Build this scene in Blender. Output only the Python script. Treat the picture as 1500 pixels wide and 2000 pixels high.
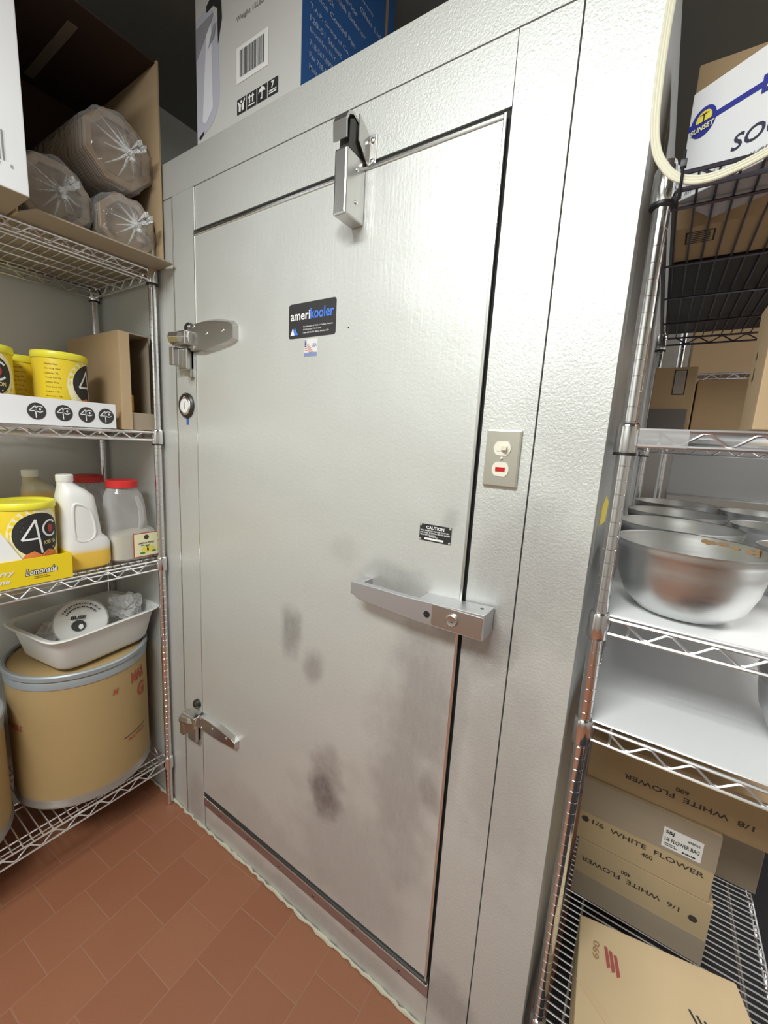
import bpy, bmesh, math, random
from mathutils import Vector, Matrix
random.seed(7)
PI = math.pi
for o in list(bpy.data.objects): bpy.data.objects.remove(o)
SC = bpy.context.scene
COL = SC.collection

# ------------------------------------------------------------------ camera
def make_camera():
    y, p, r = 0.57584, -0.16798, 0.05779
    d = Vector((-math.sin(y)*math.cos(p), math.cos(y)*math.cos(p), math.sin(p)))
    rt = Vector((math.cos(y), math.sin(y), 0)); up = rt.cross(d)
    r1 = math.cos(r)*rt + math.sin(r)*up; u1 = -math.sin(r)*rt + math.cos(r)*up
    cd = bpy.data.cameras.new('camera'); c = bpy.data.objects.new('camera', cd); COL.objects.link(c)
    M = Matrix((r1, u1, -d)).transposed().to_4x4(); M.translation = (1.2883, -0.8243, 1.5407)
    c.matrix_world = M
    cd.sensor_fit = 'VERTICAL'; cd.sensor_height = 36; cd.lens = 36*804.74/2000
    cd.clip_start = 0.02
    SC.camera = c
make_camera()
SC.view_settings.view_transform = 'Standard'; SC.view_settings.look = 'None'
SC.view_settings.gamma = 1; SC.view_settings.use_curve_mapping = False
SC.view_settings.exposure = 0.60
W = bpy.data.worlds.new('world'); SC.world = W; W.use_nodes = True
W.node_tree.nodes['Background'].inputs[0].default_value = (.9, .95, 1, 1)
W.node_tree.nodes['Background'].inputs[1].default_value = 0.25
CEIL = 2.90
def area(name, loc, sx, sy, e, rot=(0, 0, 0), col=(1, .985, .95)):
    l = bpy.data.lights.new(name, 'AREA'); l.shape = 'RECTANGLE'; l.size = sx; l.size_y = sy; l.energy = e; l.color = col
    o = bpy.data.objects.new(name, l); COL.objects.link(o); o.location = loc; o.rotation_euler = rot
    return o
area('ceiling_lamp_light', (.85, -1.65, CEIL-.075), 1.15, .55, 47, col=(.975, 1, .965))
area('ceiling_lamp_light', (2.75, .9, CEIL-.075), .55, 1.15, 26)  # added fill lamp, brightens the area and far wall beyond the right rack

# ------------------------------------------------------------------ materials
MATS = {}
def mat(name, col=(.5, .5, .5), rough=.5, metal=0.0, **k):
    if name in MATS: return MATS[name]
    m = bpy.data.materials.new(name); m.use_nodes = True
    b = m.node_tree.nodes['Principled BSDF']
    b.inputs['Base Color'].default_value = (*col, 1); b.inputs['Roughness'].default_value = rough
    b.inputs['Metallic'].default_value = metal
    for a, v in k.items():
        a = a.replace('_', ' ')
        b.inputs[a].default_value = v
    MATS[name] = m
    return m
class N:
    """small node helper"""
    def __init__(s, m): s.m = m; s.nt = m.node_tree; s.b = s.nt.nodes['Principled BSDF']; s.tc = s.nt.nodes.new('ShaderNodeTexCoord')
    def node(s, t, **k):
        n = s.nt.nodes.new(t)
        for a, v in k.items(): setattr(n, a, v)
        return n
    def link(s, a, b): s.nt.links.new(a, b)
    def setin(s, n, i, v):
        if hasattr(v, 'is_output') or isinstance(v, bpy.types.NodeSocket): s.link(v, n.inputs[i])
        else: n.inputs[i].default_value = v
    def mapping(s, scale=(1, 1, 1), loc=(0, 0, 0), rot=(0, 0, 0)):
        n = s.node('ShaderNodeMapping'); s.link(s.tc.outputs['Object'], n.inputs[0])
        n.inputs['Scale'].default_value = scale; n.inputs['Location'].default_value = loc; n.inputs['Rotation'].default_value = rot
        return n.outputs[0]
    def noise(s, scale, vec=None, detail=3, rough=.5, dist=0):
        n = s.node('ShaderNodeTexNoise'); n.inputs['Scale'].default_value = scale; n.inputs['Detail'].default_value = detail
        n.inputs['Roughness'].default_value = rough; n.inputs['Distortion'].default_value = dist
        s.link(vec if vec is not None else s.tc.outputs['Object'], n.inputs['Vector']); return n.outputs['Fac']
    def math(s, op, a, b=0.0, c=0.0, clamp=False):
        n = s.node('ShaderNodeMath', operation=op); n.use_clamp = clamp
        for i, v in enumerate((a, b, c)):
            s.setin(n, i, v)
        return n.outputs[0]
    def mix(s, f, a, b, bt='MIX'):
        n = s.node('ShaderNodeMix', data_type='RGBA', blend_type=bt)
        s.setin(n, 0, f)
        for i, v in ((6, a), (7, b)):
            if isinstance(v, tuple): v = (*v[:3], 1)
            s.setin(n, i, v)
        return n.outputs[2]
    def ramp(s, f, st):
        n = s.node('ShaderNodeValToRGB'); e = n.color_ramp.elements
        while len(e) < len(st): e.new(.5)
        for q, (p, c) in zip(e, st): q.position = p; q.color = (*c, 1)
        s.link(f, n.inputs[0]); return n.outputs[0]
    def bump(s, h, strength=.3, dist=.002, prev=None):
        n = s.node('ShaderNodeBump'); n.inputs['Strength'].default_value = strength; n.inputs['Distance'].default_value = dist
        s.link(h, n.inputs['Height'])
        if prev is not None: s.link(prev, n.inputs['Normal'])
        return n.outputs[0]
    def blobs(s, L, jag=.0):
        """sum of soft elliptical stains; L of (x,y,z, rx,ry,rz, amount) in object space"""
        tot = None
        nv = s.noise(9, detail=4)
        for (x, y, z, rx, ry, rz, a) in L:
            v = s.mapping((1/rx, 1/ry, 1/rz), (-x/rx, -y/ry, -z/rz))
            n = s.node('ShaderNodeVectorMath', operation='LENGTH'); s.link(v, n.inputs[0])
            d = s.math('ADD', n.outputs['Value'], s.math('MULTIPLY', s.math('SUBTRACT', nv, .5), jag))
            mr = s.node('ShaderNodeMapRange', interpolation_type='SMOOTHSTEP')
            s.link(d, mr.inputs[0]); mr.inputs[1].default_value = 1.0; mr.inputs[2].default_value = .25
            mr.inputs[3].default_value = 0; mr.inputs[4].default_value = a
            tot = mr.outputs[0] if tot is None else s.math('MAXIMUM', tot, mr.outputs[0])
        return tot
def stucco(name, col, blobs, metal=.50, rough=.50, scale=185, strength=.5):
    m = mat(name, col, rough, metal); n = N(m)
    e = n.noise(scale, detail=2, dist=.6)
    f = n.noise(2.2, detail=4)
    c = n.mix(n.math('MULTIPLY', f, .35), col, tuple(q*.78 for q in col))
    if blobs:
        st = n.blobs(blobs, 1.3)
        gr = n.noise(1.0, n.mapping((70, 70, 22)), detail=5, rough=.7)
        st = n.math('MULTIPLY', st, n.math('ADD', n.math('MULTIPLY', gr, .7), .45), clamp=True)
        c = n.mix(st, c, (.17, .155, .16))
        n.link(n.math('ADD', n.math('MULTIPLY', st, -.08), rough), n.b.inputs['Roughness'])
    n.link(c, n.b.inputs['Base Color'])
    n.link(n.bump(e, strength, .0016), n.b.inputs['Normal'])
    return m
M_FRAME = stucco('cooler_stucco', (.69, .705, .685), [
    (1.10, 0, 1.30, .17, 1, .24, .33), (1.03, 0, 1.12, .10, 1, .12, .55), (1.10, 0, .86, .14, 1, .4, .25), (1.02, 0, .14, .12, 1, .12, .45),
    (.98, 0, .95, .05, 1, .35, .3), (.5, 0, .05, .7, 1, .05, .3), (-.06, 0, .1, .08, 1, .2, .3), (1.15, 0, 1.62, .12, 1, .2, .2), (-.03, 0, 1.71, .03, 1, .03, .5)])
M_SIDE = stucco('cooler_side', (.62, .64, .65), [(1.2, .25, 2.15, 1, .1, .16, .6)], .6, .35)
def door_material():
    m = stucco('door_metal', (.69, .705, .685), [(x_, y_, z_-.1589, a_, b_, c_, d_) for x_, y_, z_, a_, b_, c_, d_ in [
        (.45, 0, .975, .06, 1, .10, .62), (.545, 0, .895, .05, 1, .07, .50), (.610, 0, .53, .10, 1, .15, .95), (.62, 0, .62, .05, 1, .1, .4),
        (.90, 0, .90, .14, 1, .34, .45), (.86, 0, .70, .13, 1, .5, .42), (.93, 0, .72, .06, 1, .12, .6), (.80, 0, 1.215, .12, 1, .06, .42), (.64, 0, 1.26, .08, 1, .05, .15),
        (.60, 0, 2.02, .035, 1, .03, .5), (.70, 0, .35, .35, 1, .35, .28), (.3, 0, .2, .4, 1, .16, .2), (.95, 0, 1.14, .07, 1, .06, .5), (.93, 0, 1.38, .03, 1, .05, .25)]],
        .50, .47, 120, .25)
    n = N(m)
    # vertical brushing and a few shallow dents
    br = n.noise(1.0, n.mapping((160, 160, 5)), 2)
    d1 = n.noise(5, detail=1)
    old = n.b.inputs['Normal'].links[0].from_socket
    b2 = n.bump(br, .16, .002, old); b3 = n.bump(d1, .25, .02, b2)
    n.link(b3, n.b.inputs['Normal'])
    return m
M_DOOR = door_material()
M_TRIM = mat('bright_trim', (.82, .82, .80), .22, 1)
M_GAP = mat('black_gasket', (.012, .012, .012), .7)
M_GASK = mat('grey_gasket', (.07, .07, .075), .6)
M_STEEL = mat('satin_steel', (.62, .61, .59), .28, 1)
M_CAST = mat('cast_aluminium', (.56, .56, .58), .42, .85)
M_DARKST = mat('dark_steel', (.08, .075, .07), .35, .8)
M_CHROME = mat('chrome', (.80, .80, .82), .13, 1)
M_WIRE = mat('chrome_wire', (.88, .88, .90), .3, 1)
M_WIRED = mat('dark_wire', (.12, .12, .16), .35, .8)
M_BLACK = mat('black_plastic', (.015, .015, .018), .45)
M_WHITE = mat('white_print', (.85, .85, .85), .5)
M_PAPERW = mat('white_carton', (.80, .81, .84), .55)
M_BLACKPR = mat('black_ink', (.02, .02, .02), .6)
M_INKD = mat('carton_ink', (.055, .04, .035), .7)
M_GREYPR = mat('grey_ink', (.25, .25, .26), .6)
M_BLUEPR = mat('blue_ink', (.02, .03, .30), .5)
M_BLUEBR = mat('bright_blue_ink', (.07, .22, .80), .5)
M_REDPR = mat('red_ink', (.45, .05, .04), .6)
M_YELPR = mat('yellow_ink', (.85, .72, .10), .5)
M_BLUEB = mat('blue_box', (.025, .115, .36), .45)
M_GREYB = mat('grey_box', (.60, .60, .59), .45)
M_YELB = mat('yellow_carton', (.90, .68, .015), .45)
M_CANY = mat('yellow_can', (.80, .60, .03), .4)
M_CANL = mat('yellow_can_lid', (.85, .78, .05), .35)
M_LIDG = mat('grey_lid', (.32, .33, .33), .4)
M_RED = mat('red_lid', (.65, .03, .03), .4)
M_ORANGE = mat('orange_ink', (.72, .22, .06), .5)
M_CREAM = mat('cream_label', (.86, .83, .55), .5)
M_GREEN = mat('green_ink', (.08, .25, .05), .5)
M_TUB = mat('white_tub', (.74, .745, .73), .35)
M_LINER = mat('white_liner', (.90, .915, .93), .35)
M_IVORY = mat('ivory_plastic', (.80, .78, .66), .35)
M_REDL = mat('red_lens', (.55, .01, .02), .2)
M_CAULK = mat('caulk', (.48, .46, .36), .7)
M_WALL = mat('painted_wall', (.42, .42, .39), .6)
M_WALLL = mat('pale_painted_wall', (.66, .66, .63), .6)
M_WALLR = mat('kitchen_wall', (.46, .44, .40), .6)
M_CEIL = mat('ceiling_tile', (.22, .22, .205), .8)
M_CORD = mat('cream_cord', (.80, .78, .62), .45)
M_BLUET = mat('blue_tape', (.04, .13, .42), .6)
M_FILT = mat('paper_liner', (.84, .84, .82), .7)
M_INSIDE_SHADE = mat('carton_inside_shade', (.045, .022, .016), .9)  # shade inside the open cartons, put into the colour as near black
M_STAIN = mat('sauce', (.42, .26, .13), .4)
M_SAUCEY = mat('yellow_sauce', (.75, .55, .25), .35)
def lit(name, col, e):
    m = mat(name, col, .5); b = m.node_tree.nodes['Principled BSDF']
    b.inputs['Emission Color'].default_value = (*col, 1); b.inputs['Emission Strength'].default_value = e; return m
M_DIFF = lit('light_diffuser', (1, .98, .94), 2.0)
def cardboard(name, col):
    m = mat(name, col, .78); n = N(m)
    f = n.noise(1.0, n.mapping((18, 18, 260)), 3); g = n.noise(7, detail=4)
    c = n.mix(n.math('MULTIPLY', f, .22), col, tuple(q*.72 for q in col))
    c = n.mix(n.math('MULTIPLY', g, .30), c, tuple(q*.62 for q in col))
    n.link(c, n.b.inputs['Base Color']); n.link(n.bump(f, .12, .001), n.b.inputs['Normal']); return m
M_CARD = cardboard('cardboard', (.47, .33, .185))
M_CARDL = cardboard('light_cardboard', (.55, .40, .24))
M_CARDT = cardboard('tan_cardboard', (.55, .42, .25))
M_CARDG = cardboard('greyish_cardboard', (.40, .33, .245))
M_DRUM = cardboard('fibre_drum', (.47, .33, .15))
M_RIM = mat('grey_drum_ring', (.36, .40, .43), .4, .3)
def brushed(name, col, rough, vec, metal=1):
    m = mat(name, col, rough, metal); n = N(m)
    f = n.noise(1.0, n.mapping(vec), 3)
    n.link(n.bump(f, .08, .001), n.b.inputs['Normal'])
    n.link(n.math('ADD', n.math('MULTIPLY', f, .16), rough-.08), n.b.inputs['Roughness']); return m
M_BOWL = brushed('bowl_steel', (.66, .67, .67), .38, (20, 20, 400))
M_PANEL = brushed('counter_steel', (.55, .57, .60), .32, (3, 3, 300))
def sill_material():
    m = mat('sill_metal', (.30, .22, .21), .35, .8); n = N(m)
    f = n.noise(1.0, n.mapping((4, 60, 60)), 4)
    n.link(n.mix(f, (.50, .42, .42), (.30, .22, .22)), n.b.inputs['Base Color']); return m
M_SILL = sill_material()
def floor_material():
    m = mat('quarry_tile', (.35, .12, .06), .5); n = N(m)
    mp = n.mapping((1, 1, 1), (0, 0, 0), (0, 0, math.radians(-3)))
    sw = n.node('ShaderNodeSeparateXYZ'); n.link(mp, sw.inputs[0]); cb = n.node('ShaderNodeCombineXYZ')
    n.link(n.math('ADD', sw.outputs[1], 5*.164+.120), cb.inputs[0]); n.link(n.math('ADD', sw.outputs[0], 6*.158+.135), cb.inputs[1])
    br = n.node('ShaderNodeTexBrick'); n.link(cb.outputs[0], br.inputs['Vector'])
    br.inputs['Scale'].default_value = 1; br.inputs['Brick Width'].default_value = .164; br.inputs['Row Height'].default_value = .158
    br.inputs['Mortar Size'].default_value = .0022; br.inputs['Mortar Smooth'].default_value = .25; br.inputs['Bias'].default_value = 0
    br.inputs['Color1'].default_value = (.285, .118, .062, 1); br.inputs['Color2'].default_value = (.245, .092, .047, 1)
    br.inputs['Mortar'].default_value = (.31, .155, .10, 1)
    g = n.noise(5, detail=6, rough=.6); g2 = n.noise(140, detail=2)
    c = n.mix(n.math('MULTIPLY', g, .5), br.outputs['Color'], (.31, .125, .065))
    c = n.mix(n.math('MULTIPLY', g2, .22), c, (.13, .045, .022))
    n.link(c, n.b.inputs['Base Color'])
    n.link(n.math('ADD', n.math('MULTIPLY', g, .25), .38), n.b.inputs['Roughness'])
    h = n.math('SUBTRACT', 1.0, br.outputs['Fac'])
    b1 = n.bump(h, .5, .002); n.link(n.bump(g2, .15, .001, b1), n.b.inputs['Normal']); return m
M_FLOOR = floor_material()
def film_material(name='clear_film', tr=.78, rough=.12, tint=(1, 1, 1), bump=.9, scale=28):
    m = bpy.data.materials.new(name); m.use_nodes = True; nt = m.node_tree; nt.nodes.clear()
    o = nt.nodes.new('ShaderNodeOutputMaterial'); mx = nt.nodes.new('ShaderNodeMixShader'); t = nt.nodes.new('ShaderNodeBsdfTransparent')
    p = nt.nodes.new('ShaderNodeBsdfPrincipled'); p.inputs['Base Color'].default_value = (.8*tint[0], .8*tint[1], .8*tint[2], 1)
    p.inputs['Roughness'].default_value = rough; p.inputs['Specular IOR Level'].default_value = 1
    t.inputs[0].default_value = (*tint, 1)
    lw = nt.nodes.new('ShaderNodeLayerWeight'); lw.inputs[0].default_value = .35
    tc = nt.nodes.new('ShaderNodeTexCoord'); ns = nt.nodes.new('ShaderNodeTexNoise'); ns.inputs['Scale'].default_value = scale; ns.inputs['Distortion'].default_value = 1.5
    nt.links.new(tc.outputs['Object'], ns.inputs[0])
    bp = nt.nodes.new('ShaderNodeBump'); bp.inputs['Strength'].default_value = bump; bp.inputs['Distance'].default_value = .01
    nt.links.new(ns.outputs[0], bp.inputs['Height']); nt.links.new(bp.outputs[0], p.inputs['Normal'])
    ma = nt.nodes.new('ShaderNodeMath'); ma.operation = 'MULTIPLY_ADD'; ma.inputs[1].default_value = .6; ma.inputs[2].default_value = 1-tr
    nt.links.new(lw.outputs['Facing'], ma.inputs[0]); ma.use_clamp = True
    nt.links.new(ma.outputs[0], mx.inputs[0]); nt.links.new(t.outputs[0], mx.inputs[1]); nt.links.new(p.outputs[0], mx.inputs[2])
    nt.links.new(mx.outputs[0], o.inputs[0]); return m
M_FILM = film_material(tr=.86, rough=.06, bump=1.0, scale=22)
M_FILMW = film_material('cloudy_film', .45, .22, (1, 1, 1), 1, 40)
M_KNOT = film_material('bunched_film', .05, .35, (1, 1, 1), 1, 90)
M_JAR = film_material('clear_jar', .72, .08, (.93, .93, .93), .25, 14)
def jug_material(name, cap, fill, z):
    m = mat(name, cap, .35); n = N(m)
    s = n.node('ShaderNodeSeparateXYZ'); n.link(n.tc.outputs['Object'], s.inputs[0])
    f = n.node('ShaderNodeMapRange'); n.link(s.outputs[2], f.inputs[0]); f.inputs[1].default_value = z-.006; f.inputs[2].default_value = z+.012
    n.link(n.mix(f.outputs[0], fill, cap), n.b.inputs['Base Color']); n.b.inputs['Subsurface Weight'].default_value = .25
    n.b.inputs['Subsurface Radius'].default_value = (.02, .02, .02); return m
M_JUG = jug_material('milky_jug', (.80, .80, .79), (.88, .58, .08), .062)
M_JUG2 = jug_material('yellowed_jug', (.55, .50, .36), (.62, .42, .12), .24)

# ------------------------------------------------------------------ object helpers
def wloc(o):
    v = Vector((0, 0, 0))
    while o is not None: v += o.location; o = o.parent
    return v
def tag(o, label=None, cat=None, group=None, kind=None):
    if label: o['label'] = label
    if cat: o['category'] = cat
    if group: o['group'] = group
    if kind: o['kind'] = kind
    return o
def thing(name, loc, label=None, cat=None, group=None, kind=None, rz=0):
    o = bpy.data.objects.new(name, None); COL.objects.link(o); o.location = loc; o.rotation_euler = (0, 0, rz); o.empty_display_size = .05
    return tag(o, label, cat, group, kind)
class B:
    def __init__(s, T=None): s.bm = bmesh.new(); s.T = T
    def v(s, co): return s.bm.verts.new(s.T @ Vector(co) if s.T else Vector(co))
    def face(s, vs):
        try: return s.bm.faces.new(vs)
        except ValueError: return None
    def box(s, x0, x1, y0, y1, z0, z1, bevel=0):
        V = [s.v((x, y, z)) for z in (z0, z1) for y in (y0, y1) for x in (x0, x1)]
        F = [s.face([V[i] for i in q]) for q in ((0, 2, 3, 1), (4, 5, 7, 6), (0, 1, 5, 4), (2, 6, 7, 3), (0, 4, 6, 2), (1, 3, 7, 5))]
        if bevel:
            E = set(e for f in F for e in f.edges)
            bmesh.ops.bevel(s.bm, geom=list(E), offset=bevel, segments=2, affect='EDGES', profile=.6)
        return s
    def poly(s, pts):
        s.face([s.v(p) for p in pts]); return s
    def prism(s, pts, d):
        """polygon pts (3D) extruded by vector d"""
        d = Vector(d); a = [s.v(p) for p in pts]; b = [s.v(Vector(p)+d) for p in pts]
        s.face(a[::-1]); s.face(b); n = len(a)
        for i in range(n): s.face([a[i], a[(i+1) % n], b[(i+1) % n], b[i]])
        return s
    def tube(s, pts, r, n=6, closed=False, cap=True):
        pts = [Vector(p) for p in pts]; R = []; m = len(pts); prev = None
        for i, p in enumerate(pts):
            if closed: t = pts[(i+1) % m]-pts[i-1]
            else: t = pts[min(i+1, m-1)]-pts[max(i-1, 0)]
            if t.length < 1e-9: t = Vector((0, 0, 1))
            t.normalize()
            if prev is None: a = t.cross(Vector((0, 0, 1)) if abs(t.z) < .9 else Vector((1, 0, 0))).normalized()
            else:
                a = prev-t*prev.dot(t); a = a.normalized() if a.length > 1e-6 else t.orthogonal().normalized()
            prev = a; b = t.cross(a); rr = r[i] if isinstance(r, (list, tuple)) else r
            R.append([s.v(p+rr*(math.cos(2*PI*k/n)*a+math.sin(2*PI*k/n)*b)) for k in range(n)])
        for i in range(m if closed else m-1):
            A, Bq = R[i], R[(i+1) % m]
            for k in range(n): s.face([A[k], A[(k+1) % n], Bq[(k+1) % n], Bq[k]])
        if cap and not closed: s.face(R[0][::-1]); s.face(R[-1])
        return s
    def wire(s, a, b, r=.0028, n=5): return s.tube([a, b], r, n)
    def lathe(s, prof, c=(0, 0, 0), n=32, axis='z', cap=True, ang=None):
        """prof list of (r,h)"""
        c = Vector(c); R = []
        ax = {'z': (Vector((1, 0, 0)), Vector((0, 1, 0)), Vector((0, 0, 1))), 'x': (Vector((0, 1, 0)), Vector((0, 0, 1)), Vector((1, 0, 0))),
              'y': (Vector((0, 0, 1)), Vector((1, 0, 0)), Vector((0, 1, 0)))}[axis] if isinstance(axis, str) else axis
        for r, h in prof:
            R.append([s.v(c+ax[2]*h+r*(math.cos(2*PI*k/n)*ax[0]+math.sin(2*PI*k/n)*ax[1])) for k in range(n)])
        for A, Q in zip(R, R[1:]):
            for k in range(n): s.face([A[k], A[(k+1) % n], Q[(k+1) % n], Q[k]])
        if cap: s.face(R[0][::-1]); s.face(R[-1])
        return s
    def loft(s, secs, n=40, cap=True):
        """secs: (z, cx, cy, hx, hy, e) superellipse sections"""
        R = []
        for z, cx, cy, hx, hy, e in secs:
            L = []
            for k in range(n):
                t = 2*PI*k/n; ct, st = math.cos(t), math.sin(t)
                L.append(s.v((cx+hx*math.copysign(abs(ct)**(2/e), ct), cy+hy*math.copysign(abs(st)**(2/e), st), z)))
            R.append(L)
        for A, Q in zip(R, R[1:]):
            for k in range(n): s.face([A[k], A[(k+1) % n], Q[(k+1) % n], Q[k]])
        if cap: s.face(R[0][::-1]); s.face(R[-1])
        return s
    def ellipse(s, o, rx, uy, a, b, n=28, off=0):
        o, rx, uy = Vector(o), Vector(rx), Vector(uy); nn = rx.cross(uy)*off
        return s.poly([o+nn+rx*a*math.cos(2*PI*k/n)+uy*b*math.sin(2*PI*k/n) for k in range(n)])
    def build(s, name, m, parent=None, smooth=False, bevel=0, label=None):
        off = wloc(parent) if parent is not None else Vector((0, 0, 0))
        me = bpy.data.meshes.new(name); bmesh.ops.recalc_face_normals(s.bm, faces=s.bm.faces)
        for v_ in s.bm.verts: v_.co -= off
        s.bm.to_mesh(me); s.bm.free()
        for mm in (m if isinstance(m, (list, tuple)) else [m]): me.materials.append(mm)
        o = bpy.data.objects.new(name, me); COL.objects.link(o); o.parent = parent
        if smooth:
            for p in me.polygons: p.use_smooth = True
            md = o.modifiers.new('es', 'EDGE_SPLIT'); md.split_angle = math.radians(38)
        if bevel:
            md = o.modifiers.new('bv', 'BEVEL'); md.width = bevel; md.segments = 2; md.limit_method = 'ANGLE'
        if label: o['label'] = label
        return o
X, Y, Z = Vector((1, 0, 0)), Vector((0, 1, 0)), Vector((0, 0, 1))
def text_geo(s, bold=0, shear=0):
    cu = bpy.data.curves.new('t', 'FONT'); cu.body = s; cu.size = 1; cu.offset = bold; cu.shear = shear; cu.resolution_u = 3
    o = bpy.data.objects.new('t', cu); COL.objects.link(o)
    dg = bpy.context.evaluated_depsgraph_get(); me = bpy.data.meshes.new_from_object(o.evaluated_get(dg))
    V = [v.co.copy() for v in me.vertices]; F = [list(p.vertices) for p in me.polygons]
    bpy.data.objects.remove(o); bpy.data.curves.remove(cu); bpy.data.meshes.remove(me)
    return V, F
def text(b, s, o, rx, uy, w, h, bold=0, shear=0, off=.0006, bend=None, flip=False):
    """text whose bounding box is w x h, lower-left at o, right vector rx, up uy (bend=(cx,cy,r,theta0): wrap on a cylinder, o.z used)"""
    V, F = text_geo(s, bold, shear)
    if not V: return
    x0 = min(v.x for v in V); x1 = max(v.x for v in V); y0 = min(v.y for v in V); y1 = max(v.y for v in V)
    if h is None: h = w*(y1-y0)/(x1-x0)
    o = Vector(o); nn = (Vector(rx).cross(Vector(uy))).normalized()*off; L = []
    for v in V:
        a = (v.x-x0)/(x1-x0)*w; c = (v.y-y0)/(y1-y0)*h
        if flip: a = w-a; c = h-c
        if bend:
            cx, cy, r, t0 = bend; t = t0+a/r
            L.append(b.v((cx+(r+off)*math.cos(t), cy+(r+off)*math.sin(t), o.z+c)))
        else: L.append(b.v(o+nn+Vector(rx)*a+Vector(uy)*c))
    for f in F: b.face([L[i] for i in f])
def fine_print(b, o, rx, uy, w, h, rows, fill=.55, seed=1, off=.0006):
    """rows of tiny unreadable word-like dashes"""
    rnd = random.Random(seed); o = Vector(o); rx = Vector(rx); uy = Vector(uy); nn = rx.cross(uy)*off
    for i in range(rows):
        y1 = h*(rows-i)/rows; y0 = y1-h/rows*fill; x = 0; end = w*rnd.uniform(.72, 1)
        while x < end:
            l = min(w*rnd.uniform(.05, .16), end-x)
            b.poly([o+nn+rx*x+uy*y0, o+nn+rx*(x+l)+uy*y0, o+nn+rx*(x+l)+uy*y1, o+nn+rx*x+uy*y1]); x += l+w*.025
def barcode(b, o, rx, uy, w, h, seed=3, off=.001):
    rnd = random.Random(seed); o = Vector(o); rx = Vector(rx); uy = Vector(uy); nn = rx.cross(uy)*off; x = 0
    while x < w:
        l = rnd.choice((.008, .016, .026))*w; l = min(l, w-x)
        b.poly([o+nn+rx*x, o+nn+rx*(x+l), o+nn+rx*(x+l)+uy*h, o+nn+rx*x+uy*h]); x += l+rnd.choice((.012, .02, .03))*w
def quad(b, o, rx, uy, w, h, off=0):
    o = Vector(o); rx = Vector(rx); uy = Vector(uy); nn = rx.cross(uy)*off
    b.poly([o+nn, o+nn+rx*w, o+nn+rx*w+uy*h, o+nn+uy*h]); return b
def copy_tree(o, parent=None):
    c = o.copy(); COL.objects.link(c); c.parent = parent
    for ch in list(o.children): copy_tree(ch, c)
    return c
def struct(name, b, m, parent=None, **k):
    o = b.build(name, m, parent, **k)
    if parent is None: o['kind'] = 'structure'
    return o

# ------------------------------------------------------------------ room shell
XL, XR, YB, YF = -.70, 3.3, 2.9, -2.6
struct('floor', B().box(XL, XR, YF, YB, -.05, 0), M_FLOOR)
struct('ceiling', B().box(XL, XR, YF, YB, CEIL, CEIL+.05), M_CEIL)
struct('wall_left', B().box(XL-.08, XL, YF, YB, 0, CEIL), M_WALLL)
struct('wall_right', B().box(XR, XR+.08, YF, YB, 0, CEIL), M_WALLR)
struct('wall_back', B().box(XL, XR, YB, YB+.08, 0, CEIL), M_WALLR)
struct('wall_front', B().box(XL, XR, YF-.08, YF, 0, CEIL), M_WALL)
# walk-in cooler box: DW door width, z levels of its seams
DW, ZT, ZB, XG, XE, ZH, ZTOP = .9735, 2.1446, .1589, 1.0855, 1.207, 2.273, 2.3774
b = B(); g = .0016
b.box(XL, XG, -.0, .06, ZH+g, ZTOP)                       # top strip
b.box(XG+g, XE, 0, .06, 0, ZTOP)                          # right corner panel
b.box(XL, -.118, 0, .06, 0, ZH-g)                         # left panel
b.box(-.115, -g, -.003, .06, 0, ZH-g)                     # hinge jamb
b.box(g, DW+.0045, 0, .06, ZT+.008, ZH-g)                  # head over the door
b.box(DW+.0060, XG-g, 0, .06, 0, ZH-g)                     # latch jamb
b.box(g, DW+.0045, 0, .06, 0, .100)                        # threshold panel
struct('wall_cooler', b, M_FRAME)
b = B()
b.box(XL, XE-.001, .06, 2.2, 0, ZTOP-.002)
struct('wall_cooler_box', b, M_GAP)
b = B(); b.box(XE-.004, XE, .0605, .30, 0, ZTOP); b.box(XE-.004, XE, .303, 2.2, 0, ZTOP)
b.box(XL, XE, .0605, 2.2, ZTOP-.002, ZTOP)
struct('wall_cooler_side', b, M_SIDE)
struct('trim_1', B().box(-.1195, -.1165, -.0045, .002, 0, ZH), M_TRIM)
struct('trim_2', B().box(-.0025, .0, -.0045, .002, .1, ZH), M_TRIM)
# rough caulk bead along the floor
b = B(); rnd = random.Random(4); pts = []; rr = []
x = XL
while x < XE: pts.append((x, -.006+rnd.uniform(-.003, .003), .003+rnd.uniform(-.002, .003))); rr.append(rnd.uniform(.003, .0075)); x += .018
b.tube(pts, rr, 7); struct('trim_3', b, M_CAULK, smooth=True)

tag(B().box(1.245, 2.6, -1.15, 1.6, .0005, .006).build('added_floor_mat', mat('added_mat_black', (.010, .009, .012), .8)), 'added black mat that darkens the floor under the right rack', 'mat')  # invented mat: keeps the floor dark below the rack and cuts red reflections
# ------------------------------------------------------------------ door
door = thing('door_1', (0, 0, ZB), kind='structure'); door['label'] = 'closed white embossed metal walk-in cooler door with smudges'
b = B(); b.box(.005, DW-.004, -.006, .045, ZB+.008, ZT-.006, .002); b.build('door_panel', M_DOOR, door)
b = B(); b.box(.0, DW+.0045, .004, .05, ZB, ZT+.007); b.build('gasket', M_GAP, door)
b = B(); w = .007
b.box(DW-.006, DW-.000, -.010, -.002, ZB+.006, ZT-.004, .0015); b.box(.004, DW-.006, -.010, -.002, ZT-.013, ZT-.006, .0015); b.box(.003, .006, -.008, -.002, ZB+.006, ZT-.006)
b.build('edge_trim', M_TRIM, door)
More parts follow.
